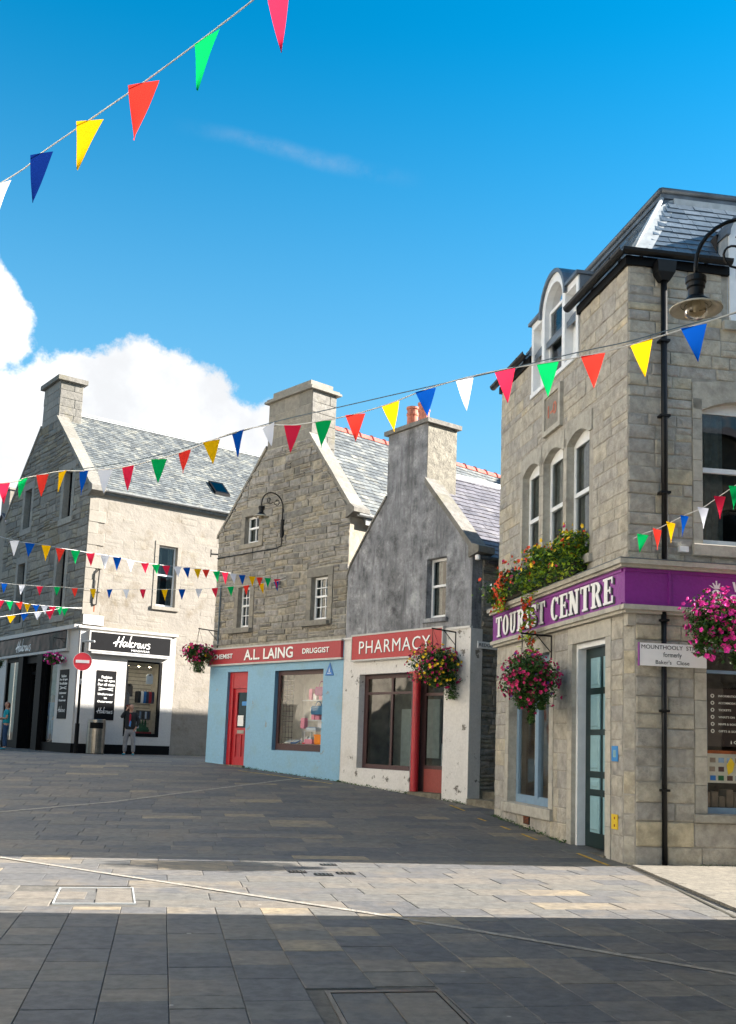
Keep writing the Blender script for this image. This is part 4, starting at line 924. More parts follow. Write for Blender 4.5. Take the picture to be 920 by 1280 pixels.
# alley steps, street sign on the alley wall
stp = thing('alley_steps', PS.P(.3, .5, .2), 'worn stone steps at the mouth of the narrow alley beside the pharmacy', 'steps')
for s0_, s1_, z_ in ((-.05, .34, .42), (.34, .75, .55), (.75, 6, .68)): build('step', MB().box(PS, s0_, s1_, .02, 1.22, .0, z_, rnd.random()), 'step_stone', stp)
asn = thing('street_sign', PS.P(.1, .05, 3.2), 'narrow white street sign high on the dark alley wall between pharmacy and corner building', 'sign')
build('plate', MB().box(PS, .12, .85, .05, .07, 3.19, 3.32), 'enamel_white', asn); text('REDGLE & CO', PS, .15, .83, 3.225, 3.285, .071, 'dark_print', asn, bold=0)

# ------------------------------------------------------------------ chemist: rubble gable over a blue shopfront
LB = thing('chemist_building', (-.459, 22.41, .5), 'rubble stone gable house with pale blue shopfront and dark red chemist sign', 'building')
gl = [(0, -.2), (5.2, -.2), (5.2, 6.5), (3.26, 8.46), (1.55, 8.42), (0, 6.45)]
chl = [(1.55, 8.42), (3.26, 8.46), (3.26, 9.62), (1.55, 9.62)]
hL = [(3.42, 4.02, 6.16, 6.86), (3.66, 4.16, 4.07, 5.08), (.66, 1.25, 4.07, 5.06)]; hLs = [(3.56, 4.42, .70, 2.98), (.68, 2.47, 1.12, 2.96)]
lw = wall(LA, [clip(gl, rect(-1, 6, 3.60, 9)), chl], hL, 'gable_wall', 'rubble_mortar', LB, .2, 'rubble_dressed')
lf = wall(LA, [rect(0, 5.2, -.2, 3.60)], hLs, 'shopfront_wall', 'blue_paint', LB, .2, 'blue_trim', v=.025)
build('shopfront_edge', MB().box(LA, 5.19, 5.225, -.3, .026, -.2, 3.60), 'blue_paint', LB)
K = 'lstone'; rs5 = random.Random(6)
for h in hL: dress(LA, h, lw, K, 'rubble_dressed', .17, .20, .12, n=4, rs=rs5, proud=.03, sill_out=.03)
ex = [grow(h, .17, .12, .20) for h in hL]
stones(LA, [clip(gl, rect(.0, 5.2, 3.66, 8.42))], ex, lw, K, 'rubble_stone', (.09, .175), (.14, .44), warp=.05, seed=41, split=.3, joint=.010, proud=(.008, .035), bev=.014, bulge=.018)
stones(LA, [chl], [], lw, K, 'rubble_dressed', (.22, .30), (.35, .6), seed=42, joint=.005, proud=(.004, .012), bev=.008); flush(K, 'stone', LB, 297)
lsw = wall(LS, [rect(0, 12, -.2, 6.42)], [], 'side_wall', 'lime_wall', LB); LX = Frame(LA.P(5.2, 0, 0)[:2], 48.46, -1); wall(LX, [rect(0, 12, -.2, 6.45)], [], 'side_wall', 'rubble_mortar', LB)
LC = Frame(LA.P(1.55, 0, 0)[:2], 48.46, 1)
lc = build('chimney', MB().box(LC, .003, .74, -1.70, -.003, 7.4, 9.62), 'pale_skew', LB)
stones(LC, [rect(.003, .74, 7.4, 9.60)], [], lc, 'lch', 'skew_stone', (.24, .3), (.3, .55), seed=44, joint=.005, proud=(.006, .012), bev=.006); flush('lch', 'chimney_stone', LB, 40)
build('chimney_cap', MB().box(LC, -.10, .84, -1.80, .09, 9.62, 9.67).box(LC, -.06, .80, -1.76, .05, 9.67, 9.72).box(LC, .02, .70, -1.60, -.10, 9.72, 9.88), 'rubble_dressed', lc)
for i in range(3): build('chimney_pot', MB().lathe(LC.P(.36, -.45 - .38 * i, 9.86), [(.10, 0), (.10, .06), (.08, .06), (.08, 0)], 10), 'terracotta', lc)
skew(LA, -.12, 6.38, 1.56, 8.44, 5, .13, -.36, .05, 'pale_skew', LB); skew(LA, 5.26, 6.46, 3.26, 8.47, 6, .09, -.3, .04, 'rubble_dressed', LB)
build('kneeler', MB().prism(LA, [(-.20, 6.40), (.08, 6.28), (.08, 6.56), (-.06, 6.60), (-.20, 6.50)], -.4, .07, .4), 'skew_stone', LB)
RZL, RDL = 9.21, 2.45; SL = (RZL - 6.42) / RDL
roof_plane(LS, 6.42, SL, .34, 12, RDL, 'roof_deck', 'slate_pale', LB, d0=-.14); roof_plane(LX, 6.44, (RZL - 6.44) / (5.2 - RDL), .32, 12, 5.2 - RDL, 'roof_deck', 'slate_pale', LB, d0=-.02)
slates(LS, 6.42 - .14 * SL, -.14, SL, .34, 12, RDL - .02, 'lslate', 'slate_pale', LB, .21, .145, seed=51, thick=.010); flush('lslate', 'slate', LB, 290)
for i in range(25):
    s_ = .95 + .44 * i; mb = MB(); pr = [(-.13, -.10), (-.07, .01), (0, .045), (.07, .01), (.13, -.10)]; v = [LS.P(s_ + a_, -RDL + b_, RZL + c_) for a_ in (0, .42) for b_, c_ in pr]
    mb.add(v, [(k_, k_ + 1, k_ + 6, k_ + 5) for k_ in range(4)]); mb.tube([LS.P(s_ + .41, -RDL + b_, RZL + c_ + .012) for b_, c_ in pr], .022, 5); build('ridge_tile', mb, 'ridge_red', LB)
gutter(LS, .1, 11, 6.38, .06, 'zinc_gutter', LB, off=.10)
nx_ = 3
sash(LA, hL[0][0], hL[0][1], hL[0][2], hL[0][3], -.10, LB, nx=2, ny=1, fr=.055, bar=.025); sash(LA, hL[1][0], hL[1][1], hL[1][2], hL[1][3], -.10, LB, nx=3, ny=2, fr=.05); sash(LA, hL[2][0], hL[2][1], hL[2][2], hL[2][3], -.10, LB, nx=3, ny=2, fr=.05)
for a_, b_ in ((3.48, 4.47), (.52, 1.50)): build('sill', MB().box(LA, a_, b_, .0, .14, 3.93, 4.03, .2), 'rubble_dressed', LB)
build('cable', MB().tube([LA.P(2.43, .05, 6.3), LA.P(2.43, .05, 5.95), LA.P(2.6, .045, 5.9), LA.P(5.15, .05, 5.93)], .013, 5), 'black_iron', LB); build('cable', MB().tube([LA.P(4.92, .05, 5.2), LA.P(4.92, .05, 3.7)], .02, 5), 'dark_cord', LB)
build('stay_arm', MB().tube([LA.P(5.2, -.05, 6.05), LA.P(5.55, -.0, 6.10)], .02, 6).tube([LA.P(5.55, 0, 6.02), LA.P(5.55, 0, 6.22)], .014, 6), 'black_iron', LB)
# sign
sg = build('fascia_sign', MB().box(LA, .03, 5.19, .025, .10, 3.18, 3.55), 'red_sign', LB)
build('sign_frame', MB().box(LA, 0, 5.23, .025, .115, 3.55, 3.585).box(LA, 0, 5.23, .025, .115, 3.14, 3.18).box(LA, 5.19, 5.23, .02, .113, 3.18, 3.55), 'white_paint', sg)
for w_, a_, b_, c_, d_ in (('CHEMIST', 4.98, 4.15, 3.31, 3.43), ('A.L. LAING', 3.66, 1.72, 3.24, 3.50), ('DRUGGIST', 1.37, .42, 3.31, 3.43)):
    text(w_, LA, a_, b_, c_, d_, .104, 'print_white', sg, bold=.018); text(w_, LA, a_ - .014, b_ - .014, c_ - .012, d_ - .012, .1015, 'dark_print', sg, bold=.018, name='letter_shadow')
# door
df = build('door_frame', MB().box(LA, 4.27, 4.42, -.16, -.05, .72, 2.98).box(LA, 3.56, 3.64, -.16, -.05, .72, 2.98).box(LA, 3.64, 4.27, -.16, -.06, 2.58, 2.98), 'red_paint', LB)
d_ = build('door', MB().box(LA, 4.13, 4.27, -.15, -.10, .72, 2.58).box(LA, 3.64, 3.72, -.15, -.10, .72, 2.58).box(LA, 3.72, 4.13, -.15, -.10, 1.45, 1.62).box(LA, 3.72, 4.13, -.15, -.10, 2.48, 2.58).box(LA, 3.72, 4.13, -.15, -.10, .72, .92).box(LA, 3.90, 3.95, -.15, -.105, .92, 1.45), 'red_paint', LB)
for a_, b_ in ((3.72, 3.90), (3.95, 4.13)): build('panel', MB().box(LA, a_, b_, -.15, -.125, .92, 1.45), 'red_sign', d_)
pane(LA, 3.72, 4.13, 1.62, 2.48, -.125, d_, 'sky_glass'); build('letter_plate', MB().box(LA, 3.78, 4.06, -.105, -.085, 1.48, 1.56), 'steel', d_)
build('notice', MB().box(LA, 3.86, 4.10, -.12, -.115, 1.66, 1.92), 'print_white', d_); build('notice', MB().box(LA, 3.72, 3.95, -.12, -.115, 2.16, 2.26), 'notice_blue', d_)
build('room', room_box(LA, 3.4, 4.6, -.17, -.8, .5, 3.1), 'interior_dark', LB); build('doorstep', MB().box(LA, 3.5, 4.48, -.2, .10, .4, .72), 'step_stone', LB)
# window
wv = -.08; sw_ = build('shop_window', MB().box(LA, 2.38, 2.47, wv - .05, wv, 1.12, 2.96).box(LA, .68, .74, wv - .05, wv, 1.12, 2.96).box(LA, .74, 2.38, wv - .05, wv + .01, 1.12, 1.28).box(LA, .74, 2.38, wv - .05, wv, 2.86, 2.96), 'maroon_frame', LB)
pane(LA, .74, 2.38, 1.28, 2.86, wv - .03, sw_)
rb = build('shop_interior', room_box(LA, .55, 2.6, -.16, -.95, 1.22, 3.0), 'interior_pale', LB)
mesh_ = MB()
for i in range(13): mesh_.box(LA, 1.98, 2.36, -.19, -.183, 1.30 + .12 * i, 1.312 + .12 * i)
for i in range(4): mesh_.box(LA, 2.0 + .12 * i, 2.008 + .12 * i, -.187, -.18, 1.28, 2.86)
build('wire_rack', mesh_, 'knit_grey', sw_)
build('sill_board', MB().box(LA, .74, 2.38, wv + .01, wv + .06, 1.10, 1.13), 'blue_trim', LB)
def cushion(F, u, v, z, w, h, d, tone=.5):
    mb = MB(); 
    for k, (s1_, zz) in enumerate(((.9, 0), (1, .15), (1, .85), (.85, 1))):
        mb.v += [F.P(u + a_ * w / 2 * s1_, v + b_ * d / 2 * s1_, z + zz * h) for a_, b_ in ((-1, -1), (1, -1), (1, 1), (-1, 1))]
    for k in range(3): mb.f += [(4 * k + i, 4 * k + (i + 1) % 4, 4 * k + 4 + (i + 1) % 4, 4 * k + 4 + i) for i in range(4)]
    mb.f += [(3, 2, 1, 0), (12, 13, 14, 15)]; mb.t = [tone] * len(mb.f); return mb
def item(nm, F, u, v, z, w, h, d, mat, label, cat, extra=None, emat=None, group=None):
    o = thing(nm, F.P(u, v, z), label, cat, group); build('body', cushion(F, u, v, z, w, h, d), mat, o)
    if extra: build(extra[0], extra[1], emat, o)
    return o
build('shelf', MB().box(LA, .8, 2.0, -.75, -.45, 2.28, 2.30).box(LA, .8, 2.0, -.7, -.4, 1.82, 1.84), 'white_frame', rb)
def strap(F, u, z, w, h, v): p = arcpts(u, z, w, 0, 180, 8, h); return MB().tube([F.P(a_, v, b_) for a_, b_ in p], .012, 5)
item('handbag', LA, 1.30, -.45, 2.40, .36, .20, .10, 'box_purple', 'purple toiletry bag on the top display shelf in the chemist window', 'bag', ('handle', strap(LA, 1.30, 2.60, .09, .12, -.45)), 'box_purple')
item('handbag', LA, 1.35, -.42, 1.96, .42, .20, .10, 'box_blue', 'blue patterned bag in the middle of the chemist window', 'bag', ('handle', strap(LA, 1.35, 2.16, .10, .10, -.42)), 'box_blue')
item('gift_box', LA, 1.02, -.24, 1.29, .26, .20, .14, 'box_orange', 'bright orange box with scalloped edge at the right end of the chemist window sill', 'box', ('lid', MB().box(LA, .88, 1.16, -.32, -.16, 1.47, 1.51)), 'box_orange')
item('soft_toy', LA, 1.38, -.25, 1.29, .28, .11, .14, 'toy_pink', 'rounded pink sponge bag on the chemist window sill', 'toiletry', ('tassel', MB().box(LA, 1.5, 1.56, -.22, -.16, 1.29, 1.32)), 'sign_red')
item('soft_toy', LA, 1.78, -.36, 1.64, .14, .24, .1, 'toy_pink', 'small pink soft toy hanging in the chemist window', 'toy', ('cord', MB().tube([LA.P(1.78, -.36, 1.86), LA.P(1.78, -.36, 2.6)], .004, 4)), 'cord')
item('sponge_bag', LA, 1.48, -.40, 1.60, .36, .07, .16, 'poster_blue', 'pale blue folded wash bag on the little table in the chemist window', 'bag', ('flap', MB().box(LA, 1.34, 1.60, -.46, -.32, 1.665, 1.675)), 'notice_blue')
for k_, (u_, c_, lb_) in enumerate(((1.90, 'sign_blue', 'blue booklet lying at the left of the chemist window sill'), (2.14, 'print_white', 'white booklet lying next to the blue one in the chemist window'))):
    b_ = thing('booklet', LA.P(u_, -.22, 1.29), lb_, 'booklet'); build('cover', MB().add([LA.P(u_ - .11, -.16, 1.30), LA.P(u_ + .11, -.16, 1.30), LA.P(u_ + .09, -.30, 1.38), LA.P(u_ - .13, -.30, 1.38), LA.P(u_ - .11, -.165, 1.29), LA.P(u_ + .11, -.165, 1.29), LA.P(u_ + .09, -.305, 1.37), LA.P(u_ - .13, -.305, 1.37)], [(0, 1, 2, 3), (7, 6, 5, 4), (0, 4, 5, 1), (1, 5, 6, 2), (2, 6, 7, 3), (3, 7, 4, 0)]), c_, b_)
    build('page', MB().add([LA.P(u_ - .08, -.165, 1.318), LA.P(u_ + .08, -.165, 1.318), LA.P(u_ + .06, -.28, 1.377), LA.P(u_ - .10, -.28, 1.377)], [(0, 1, 2, 3)]), 'poster_blue', b_)
rs9 = random.Random(31)
for u_, z_, n_ in ((.84, 2.31, 7), (.84, 1.85, 7), (1.72, 1.30, 3), (.9, 1.62, 4)):
    x_ = u_
    for q_ in range(n_):
        w_ = rs9.uniform(.07, .15); h_ = rs9.uniform(.10, .26)
        item('toiletry_box', LA, x_ + w_ / 2, -.58 + rs9.uniform(-.04, .06), z_, w_, h_, .09, rs9.choice(['enamel_white', 'poster_blue', 'toy_pink', 'enamel_white', 'pale_denim', 'print_cream']), 'small pastel packet among the toiletries on the chemist window shelves', 'packet', ('cap', MB().box(LA, x_ + w_ * .3, x_ + w_ * .7, -.60, -.56, z_ + h_, z_ + h_ + .02)), 'print_white', 'toiletries on the chemist window shelves'); x_ += w_ + rs9.uniform(.01, .05)
tb_ = thing('display_table', LA.P(1.45, -.45, 1.28), 'small white display table inside the chemist window', 'table'); build('top', MB().box(LA, 1.24, 1.68, -.52, -.28, 1.57, 1.59), 'white_frame', tb_)
for a_ in (1.26, 1.65):
    for b2 in (-.50, -.31): build('leg', MB().box(LA, a_, a_ + .02, b2, b2 + .02, 1.28, 1.57), 'white_frame', tb_)
bh = thing('beads', LA.P(.86, -.3, 1.5), 'strings of pale beads hanging at the right of the chemist window', 'beads')
for k_ in range(3):
    mb = MB(); [mb.lathe(LA.P(.82 + .06 * k_, -.30, 1.5 + .045 * q_), [(0, -.016), (.016, 0), (0, .016)], 6) for q_ in range(12)]; build('string', mb, 'poster_blue', bh)
# blue triangular sign
ts = build('triangle_sign', MB().prism(LA, [(.60, 2.80), (.31, 2.80), (.45, 3.08)], .03, .045), 'sign_blue', LB, label='small dark blue triangular plate')
build('print', MB().prism(LA, [(.52, 2.84), (.39, 2.84), (.39, 2.86), (.52, 2.86)], .045, .048).prism(LA, [(.48, 2.88), (.43, 2.88), (.455, 2.98)], .045, .048), 'poster_blue', ts)
bracket(LA, 4.98, 4.03, .60, LB)

# ------------------------------------------------------------------ menswear shop building on the left
HB = thing('menswear_building', (-9.88, 35.5, .6), 'three-storey gabled stone building with cream painted side wall and white and black menswear shopfront', 'building')
gh = [(0, 5.0), (8.95, 5.0), (8.95, 10.15), (5.5, 13.25), (3.8, 13.25), (0, 9.95)]
chh = [(3.8, 13.25), (5.5, 13.25), (5.5, 14.86), (3.8, 14.86)]
hH = [(6.0, 6.75, 9.35, 10.95), (1.75, 2.55, 9.15, 10.95), (6.1, 6.9, 5.55, 7.95), (1.85, 2.65, 5.55, 7.95)]
hw = wall(HL, [gh, chh], hH, 'gable_wall', 'grey_mortar', HB, .25, 'grey_dressed')
K = 'hstone'; rs6 = random.Random(8)
for h in hH: dress(HL, h, hw, K, 'grey_dressed', .26, .30, .24, n=5, rs=rs6, proud=.03, sill_out=.03)
ex = [grow(h, .26, .24, .30) for h in hH]
stones(HL, [clip(gh, rect(.0, 8.95, 5.05, 13.25))], ex, hw, K, 'grey_stone', (.17, .32), (.3, .8), warp=.06, seed=61, split=.3, joint=.012, proud=(.01, .04), bev=.018, bulge=.02)
stones(HL, [chh], [], hw, K, 'grey_dressed', (.28, .36), (.4, .7), seed=62, joint=.006)
hr = wall(HR, [rect(0, 9.5, 5.0, 9.93), rect(3.62, 9.5, -.2, 5.0)], [(2.75, 3.5, 6.02, 8.26)], 'side_wall', 'cream_wall', HB, .22, 'cream_stone')
for i in range(12):     # painted quoins, alternately long and short, with chipped lower arrises
    z0_, z1_ = 5.03 + .41 * i, 5.03 + .41 * (i + 1) - .008
    if z1_ > 9.93: break
    w_ = .62 if i % 2 else .36
    add_piece(K, MB().cobble(HR, rect(.0, w_, z0_, z1_), -.01, .035 if i % 2 else .02, .008, rs6.random(), .0), 'cream_stone', hr, HR.n, w_ * .4)
h = (2.75, 3.5, 6.02, 8.26); dress(HR, h, hr, K, 'cream_stone', .15, .15, .14, n=5, rs=rs6, proud=.02, sill_out=.05)
# visible blocks of the painted rubble, only just proud of the coat
stones(HR, [rect(.64, 9.4, 5.05, 9.8), rect(3.7, 9.4, .0, 5.05)], [(2.55, 3.7, 5.8, 8.5)], hr, K, 'cream_wall', (.24, .42), (.35, .95), warp=.09, seed=64, split=.3, joint=.010, proud=(-.006, .005), bev=.02, bulge=.006)
flush(K, 'stone', HB, 296)
HX = Frame(HL.P(8.95, 0, 0)[:2], 52.73, -1); wall(HX, [rect(0, 9.5, -.2, 10.1)], [], 'side_wall', 'grey_mortar', HB)
HC = Frame(HL.P(3.8, 0, 0)[:2], 52.73, 1)
hc_ = build('chimney', MB().box(HC, .003, .92, -1.69, -.003, 12.4, 14.86), 'grey_dressed', HB)
stones(HC, [rect(.003, .92, 12.6, 14.84)], [], hc_, 'hch', 'skew_stone', (.34, .40), (.4, .6), seed=66, joint=.006, proud=(.006, .02)); flush('hch', 'chimney_stone', HB, 30)
build('chimney_cap', MB().box(HC, -.14, 1.05, -1.84, .14, 14.86, 15.04), 'skew_stone', hc_)
skew(HL, -.1, 9.88, 3.8, 13.28, 6, .17, -.42, .06, 'pale_skew', HB); skew(HL, 9.05, 10.1, 5.5, 13.28, 6, .13, -.42, .06, 'grey_dressed', HB)
build('kneeler', MB().prism(HL, [(-.30, 9.80), (.06, 9.62), (.06, 10.1), (-.12, 10.1), (-.30, 9.98)], -.45, .08, .4), 'pale_skew', HB)
HS = (13.85 - 9.93) / 4.45
roof_plane(HR, 9.93, HS, .4, 9.5, 4.45, 'roof_deck', 'slate_pale', HB, d0=-.12); roof_plane(HX, 10.1, (13.85 - 10.1) / 4.5, .4, 9.5, 4.5, 'roof_deck', 'slate_pale', HB, d0=-.12)
slates(HR, 9.93 - .12 * HS, -.12, HS, .4, 9.5, 4.43, 'hslate', 'slate_pale', HB, .23, .16, seed=71, thick=.013); flush('hslate', 'slate', HB, 290)
build('ridge_flashing', MB().tube([HR.P(.9, -4.45, 13.9), HR.P(9.5, -4.45, 13.9)], .055, 8).box(HR, .9, 9.5, -4.45, -4.28, 13.76, 13.80), 'lead_flashing', HB)
gutter(HR, .25, 9.3, 9.90, .075, 'zinc_gutter', HB, off=.12)
sk = build('skylight', MB().add([HR.P(u_, -d_, 9.93 + d_ * HS + h_) for h_ in (.04, .14) for u_, d_ in ((5.45, .95), (6.1, .95), (6.1, 1.6), (5.45, 1.6))], [(4, 5, 6, 7), (0, 1, 5, 4), (1, 2, 6, 5), (2, 3, 7, 6), (3, 0, 4, 7)]), 'black_paint', HB)
build('pane', MB().add([HR.P(u_, -d_, 9.93 + d_ * HS + .146) for u_, d_ in ((5.52, 1.02), (6.03, 1.02), (6.03, 1.53), (5.52, 1.53))], [(0, 1, 2, 3)]), 'sky_glass', sk)
for h in hH: sash(HL, h[0], h[1], h[2], h[3], -.2, HB, fr=.06, mat='black_paint', curtain=False)
sash(HR, 2.75, 3.5, 6.02, 8.26, -.16, HB, fr=.06, curtain=True)
# shopfront on the sunlit side
sf = wall(HR, [rect(0, 3.62, 1.0, 4.98)], [(1.80, 3.16, 1.30, 3.97)], 'shopfront_wall', 'white_paint', HB, .12, 'white_paint', v=.04)
build('plinth', MB().box(HR, -.0, 3.62, -.02, .06, .2, 1.0), 'black_paint', HB); build('shopfront_edge', MB().box(HR, 3.60, 3.64, -.02, .042, .2, 5.0), 'white_paint', HB)
build('cornice', MB().box(HR, -.10, 3.68, -.02, .14, 4.95, 5.03), 'white_paint', HB)
build('window_frame', MB().box(HR, 1.80, 1.86, -.06, .05, 1.30, 3.97).box(HR, 3.06, 3.16, -.06, .05, 1.30, 3.97).box(HR, 1.86, 3.06, -.06, .05, 1.30, 1.42).box(HR, 1.86, 3.06, -.06, .05, 3.91, 3.97), 'black_paint', HB)
pane(HR, 1.86, 3.06, 1.42, 3.91, -.03, HB, 'shop_glass'); hroom = build('shop_interior', room_box(HR, 1.7, 3.3, -.08, -1.1, 1.28, 4.1), 'interior_pale', HB)
sl = MB(); [sl.box(HR, 1.7, 3.3, -1.095, -1.085, 1.5 + .14 * i, 1.512 + .14 * i) for i in range(18)]; build('slatwall', sl, 'knit_grey', hroom)
for i in range(3): build('spotlight', MB().lathe(HR.P(1.98 + .42 * i, -.3, 3.80), [(.0, .10), (.03, .09), (.05, 0)], 8), 'lamp_inside', hroom); build('bulb', MB().lathe(HR.P(1.98 + .42 * i, -.3, 3.80), [(.048, 0), (0, -.012)], 10), 'lit_lamp', hroom)
sb = build('fascia_sign', MB().box(HR, .33, 3.36, .04, .17, 4.22, 4.84), 'dark_sign', HB)
build('sign_frame', MB().box(HR, .28, 3.40, .04, .18, 4.84, 4.88).box(HR, .28, 3.40, .04, .18, 4.18, 4.22).box(HR, .28, .33, .04, .18, 4.22, 4.84), 'white_paint', sb)
build('light_trough', MB().box(HR, .36, 3.34, .04, .24, 4.10, 4.16), 'zinc_gutter', sb)
SCRIPT = [  # brush-lettered name: strokes in a 6.6 x 2 box
    [(.30, .15), (.55, .8), (.85, 1.75)], [(-.1, .62), (.45, .85), (1.45, 1.02)], [(1.0, .1), (1.2, .8), (1.62, 1.85)],
    [(2.02, .92), (1.8, 1.0), (1.55, .75), (1.5, .4), (1.68, .25), (1.95, .55), (2.12, .98), (2.05, .5), (2.15, .3), (2.3, .42)],
    [(2.3, .42), (2.6, 1.2), (2.82, 2.0), (2.62, 1.3), (2.5, .5), (2.58, .25), (2.75, .4)],
    [(3.2, .9), (3.0, 1.0), (2.82, .75), (2.8, .4), (2.95, .24), (3.2, .45)], [(3.3, .25), (3.42, .65), (3.5, .98), (3.62, .85), (3.85, .95)],
    [(4.15, .98), (3.95, .8), (3.88, .42), (4.05, .25), (4.25, .5), (4.3, .85), (4.15, .98)], [(4.35, .95), (4.38, .5), (4.5, .25), (4.72, .6), (4.82, .92), (4.82, .45), (4.95, .25), (5.2, .6), (5.25, 1.0)],
    [(5.95, .95), (5.7, 1.0), (5.55, .8), (5.85, .55), (5.8, .28), (5.5, .2), (5.35, .32)]]
def script(F, ua, ub, z0, z1, v, parent, w=.14):
    mb = MB(); k = (ub - ua) / 6.2; kz = (z1 - z0) / 2.0; sgn = 1
    for si, st in enumerate(SCRIPT):
        pts = []
        for i in range(len(st) - 1):   # smooth the stroke
            p0, p1, p2, p3 = st[max(0, i - 1)], st[i], st[i + 1], st[min(len(st) - 1, i + 2)]
            for q in range(4):
                t_ = q / 4; pts.append(tuple(.5 * (2 * p1[a] + (p2[a] - p0[a]) * t_ + (2 * p0[a] - 5 * p1[a] + 4 * p2[a] - p3[a]) * t_ ** 2 + (3 * p1[a] - p0[a] - 3 * p2[a] + p3[a]) * t_ ** 3) for a in (0, 1)))
        pts.append(st[-1]); n = len(pts); vv = []
        for i, p in enumerate(pts):
            d = Vector(pts[min(i + 1, n - 1)]) - Vector(pts[max(i - 1, 0)]); d.normalize(); ww = w * (.55 + .45 * math.sin(math.pi * (i + .5) / n)) * (1.15 if si < 3 else .9)
            nn = Vector((d.y, -d.x)) * ww / 2
            for s_ in (1, -1): vv.append(F.P(ua + (p[0] + nn.x * s_) * k, v + .0006 * si, z0 + (p[1] + nn.y * s_) * kz))
        mb.add(vv, [(2 * i, 2 * i + 1, 2 * i + 3, 2 * i + 2) for i in range(n - 1)])
    return build('lettering', mb, 'print_white', parent)
script(HR, 1.18, 2.62, 4.36, 4.82, .173, sb, w=.20); text('MENSWEAR', HR, 1.86, 2.56, 4.27, 4.345, .1705, 'print_white', sb, bold=.0)
def poster(F, u0, u1, z0, z1, v, nm_par, rev=False):
    b = build('poster_board', MB().box(F, min(u0, u1), max(u0, u1), v, v + .02, z0, z1), 'dark_sign', nm_par); W_ = u1 - u0; H_ = z1 - z0; vv = v + .0205
    def line(s_, a, c, d, e): text(s_, F, u0 + W_ * a, u0 + W_ * c, z0 + H_ * d, z0 + H_ * e, vv, 'print_white', b, bold=.025)
    line('Fashion', .24, .78, .84, .895); line('For all ages', .08, .94, .765, .82); line('For all sizes', .08, .94, .69, .745)
    line('Underwear', .10, .90, .50, .545); line('to', .42, .58, .425, .465); line('Outerwear', .10, .90, .35, .395)
    x = MB(); a1, a2 = u0 + W_ * .12, u0 + W_ * .88
    for z2, z3 in ((z0 + H_ * .59, z0 + H_ * .65), (z0 + H_ * .65, z0 + H_ * .59)): x.add([F.P(a1, vv + .001, z2), F.P(a2, vv + .001, z3), F.P(a2, vv + .001, z3 + .018), F.P(a1, vv + .001, z2 + .018)], [(0, 1, 2, 3)])
    x.add([F.P(a1, vv, z0 + H_ * .618), F.P(a2, vv, z0 + H_ * .618), F.P(a2, vv, z0 + H_ * .624), F.P(a1, vv, z0 + H_ * .624)], [(0, 1, 2, 3)]); build('crossed_lines', x, 'print_white', b)
    script(F, u0 + W_ * .1, u0 + W_ * .95, z0 + H_ * .12, z0 + H_ * .26, vv, b, w=.16); return b
poster(HR, .70, 1.41, 1.83, 3.54, .04, HB)
build('name_plate', MB().box(HR, .06, .80, .03, .05, 5.10, 5.43), 'enamel_white', HB, label='blank looking white street plate with dark edge'); build('plate_edge', MB().box(HR, .03, .06, .03, .055, 5.08, 5.44).box(HR, .06, .80, .03, .052, 5.08, 5.10), 'dark_print', HB)
build('iron_stay', MB().tube([HR.P(.50, .03, 7.08), HR.P(.50, .10, 7.05), HR.P(.46, .10, 5.80), HR.P(.42, .03, 5.78)], .022, 6).tube([HR.P(.36, .05, 6.9), HR.P(.34, .05, 5.8), HR.P(.46, .05, 5.8)], .018, 6).tube([HR.P(.36, .05, 6.9), HR.P(.50, .05, 7.05)], .018, 6), 'black_iron', HB); build('rust_streak', MB().box(HR, .40, .44, .03, .038, 5.55, 5.76), 'rust', HB)
# shopfront on the shaded side: corner pier, glazing between black piers, glossy fascia
build('fascia', MB().box(HL, .80, 10.2, .02, .14, 4.27, 4.92), 'black_paint', HB)
fg = MB(); fg.add([HL.P(.9, .142, 4.30), HL.P(10.2, .142, 4.30), HL.P(10.2, .142, 4.90), HL.P(.9, .142, 4.90)], [(0, 1, 2, 3)], .5, True); m, t = newmat('gloss_sign'); t.p.inputs['Base Color'].default_value = rgb('#2c201c'); t.p.inputs['Roughness'].default_value = .12; t.p.inputs['Specular IOR Level'].default_value = .04
bump(t, t.noise(t.pos, .9, 2), .05); fgo = build('sign_face', fg, 'gloss_sign', HB); script(HL, 6.0, 4.3, 4.32, 4.86, .145, fgo, w=.22)
build('cornice', MB().box(HL, -.06, 10.2, -.02, .24, 4.92, 5.06), 'white_paint', HB); build('fascia_trim', MB().box(HL, .80, 10.2, -.02, .17, 4.18, 4.27).box(HL, .74, .80, -.02, .15, 4.18, 4.92), 'white_paint', HB)
build('corner_pier', MB().box(HL, -.002, .74, -.35, .04, 1.0, 4.92).box(HL, .74, 1.75, -.35, .038, 1.0, 4.18), 'white_paint', HB)
build('plinth', MB().box(HL, -.04, 1.75, -.35, .06, .2, 1.0), 'black_paint', HB)
poster(HL, 1.42, .60, 1.83, 3.54, .045, HB)
build('white_pier', MB().box(HL, 7.3, 10.2, -.3, .04, .3, 4.18), 'white_paint', HB); build('plinth', MB().box(HL, 7.3, 10.2, -.3, .06, .2, .95), 'black_paint', HB)
for a_, b_, vv in ((3.0, 3.55, .16), (5.1, 5.6, .14)): build('black_pier', MB().box(HL, a_, b_, -.2, vv, .3, 4.18), 'black_paint', HB)
for a_, b_ in ((1.75, 3.0), (5.6, 7.3)):
    wn = build('shop_window', MB().box(HL, a_, b_, -.12, .0, .3, 1.0).box(HL, a_, a_ + .08, -.10, .0, 1.0, 4.18).box(HL, b_ - .08, b_, -.10, .0, 1.0, 4.18).box(HL, a_ + .08, b_ - .08, -.10, .0, 4.02, 4.18), 'black_paint', HB); pane(HL, a_ + .08, b_ - .08, 1.0, 4.02, -.05, wn)
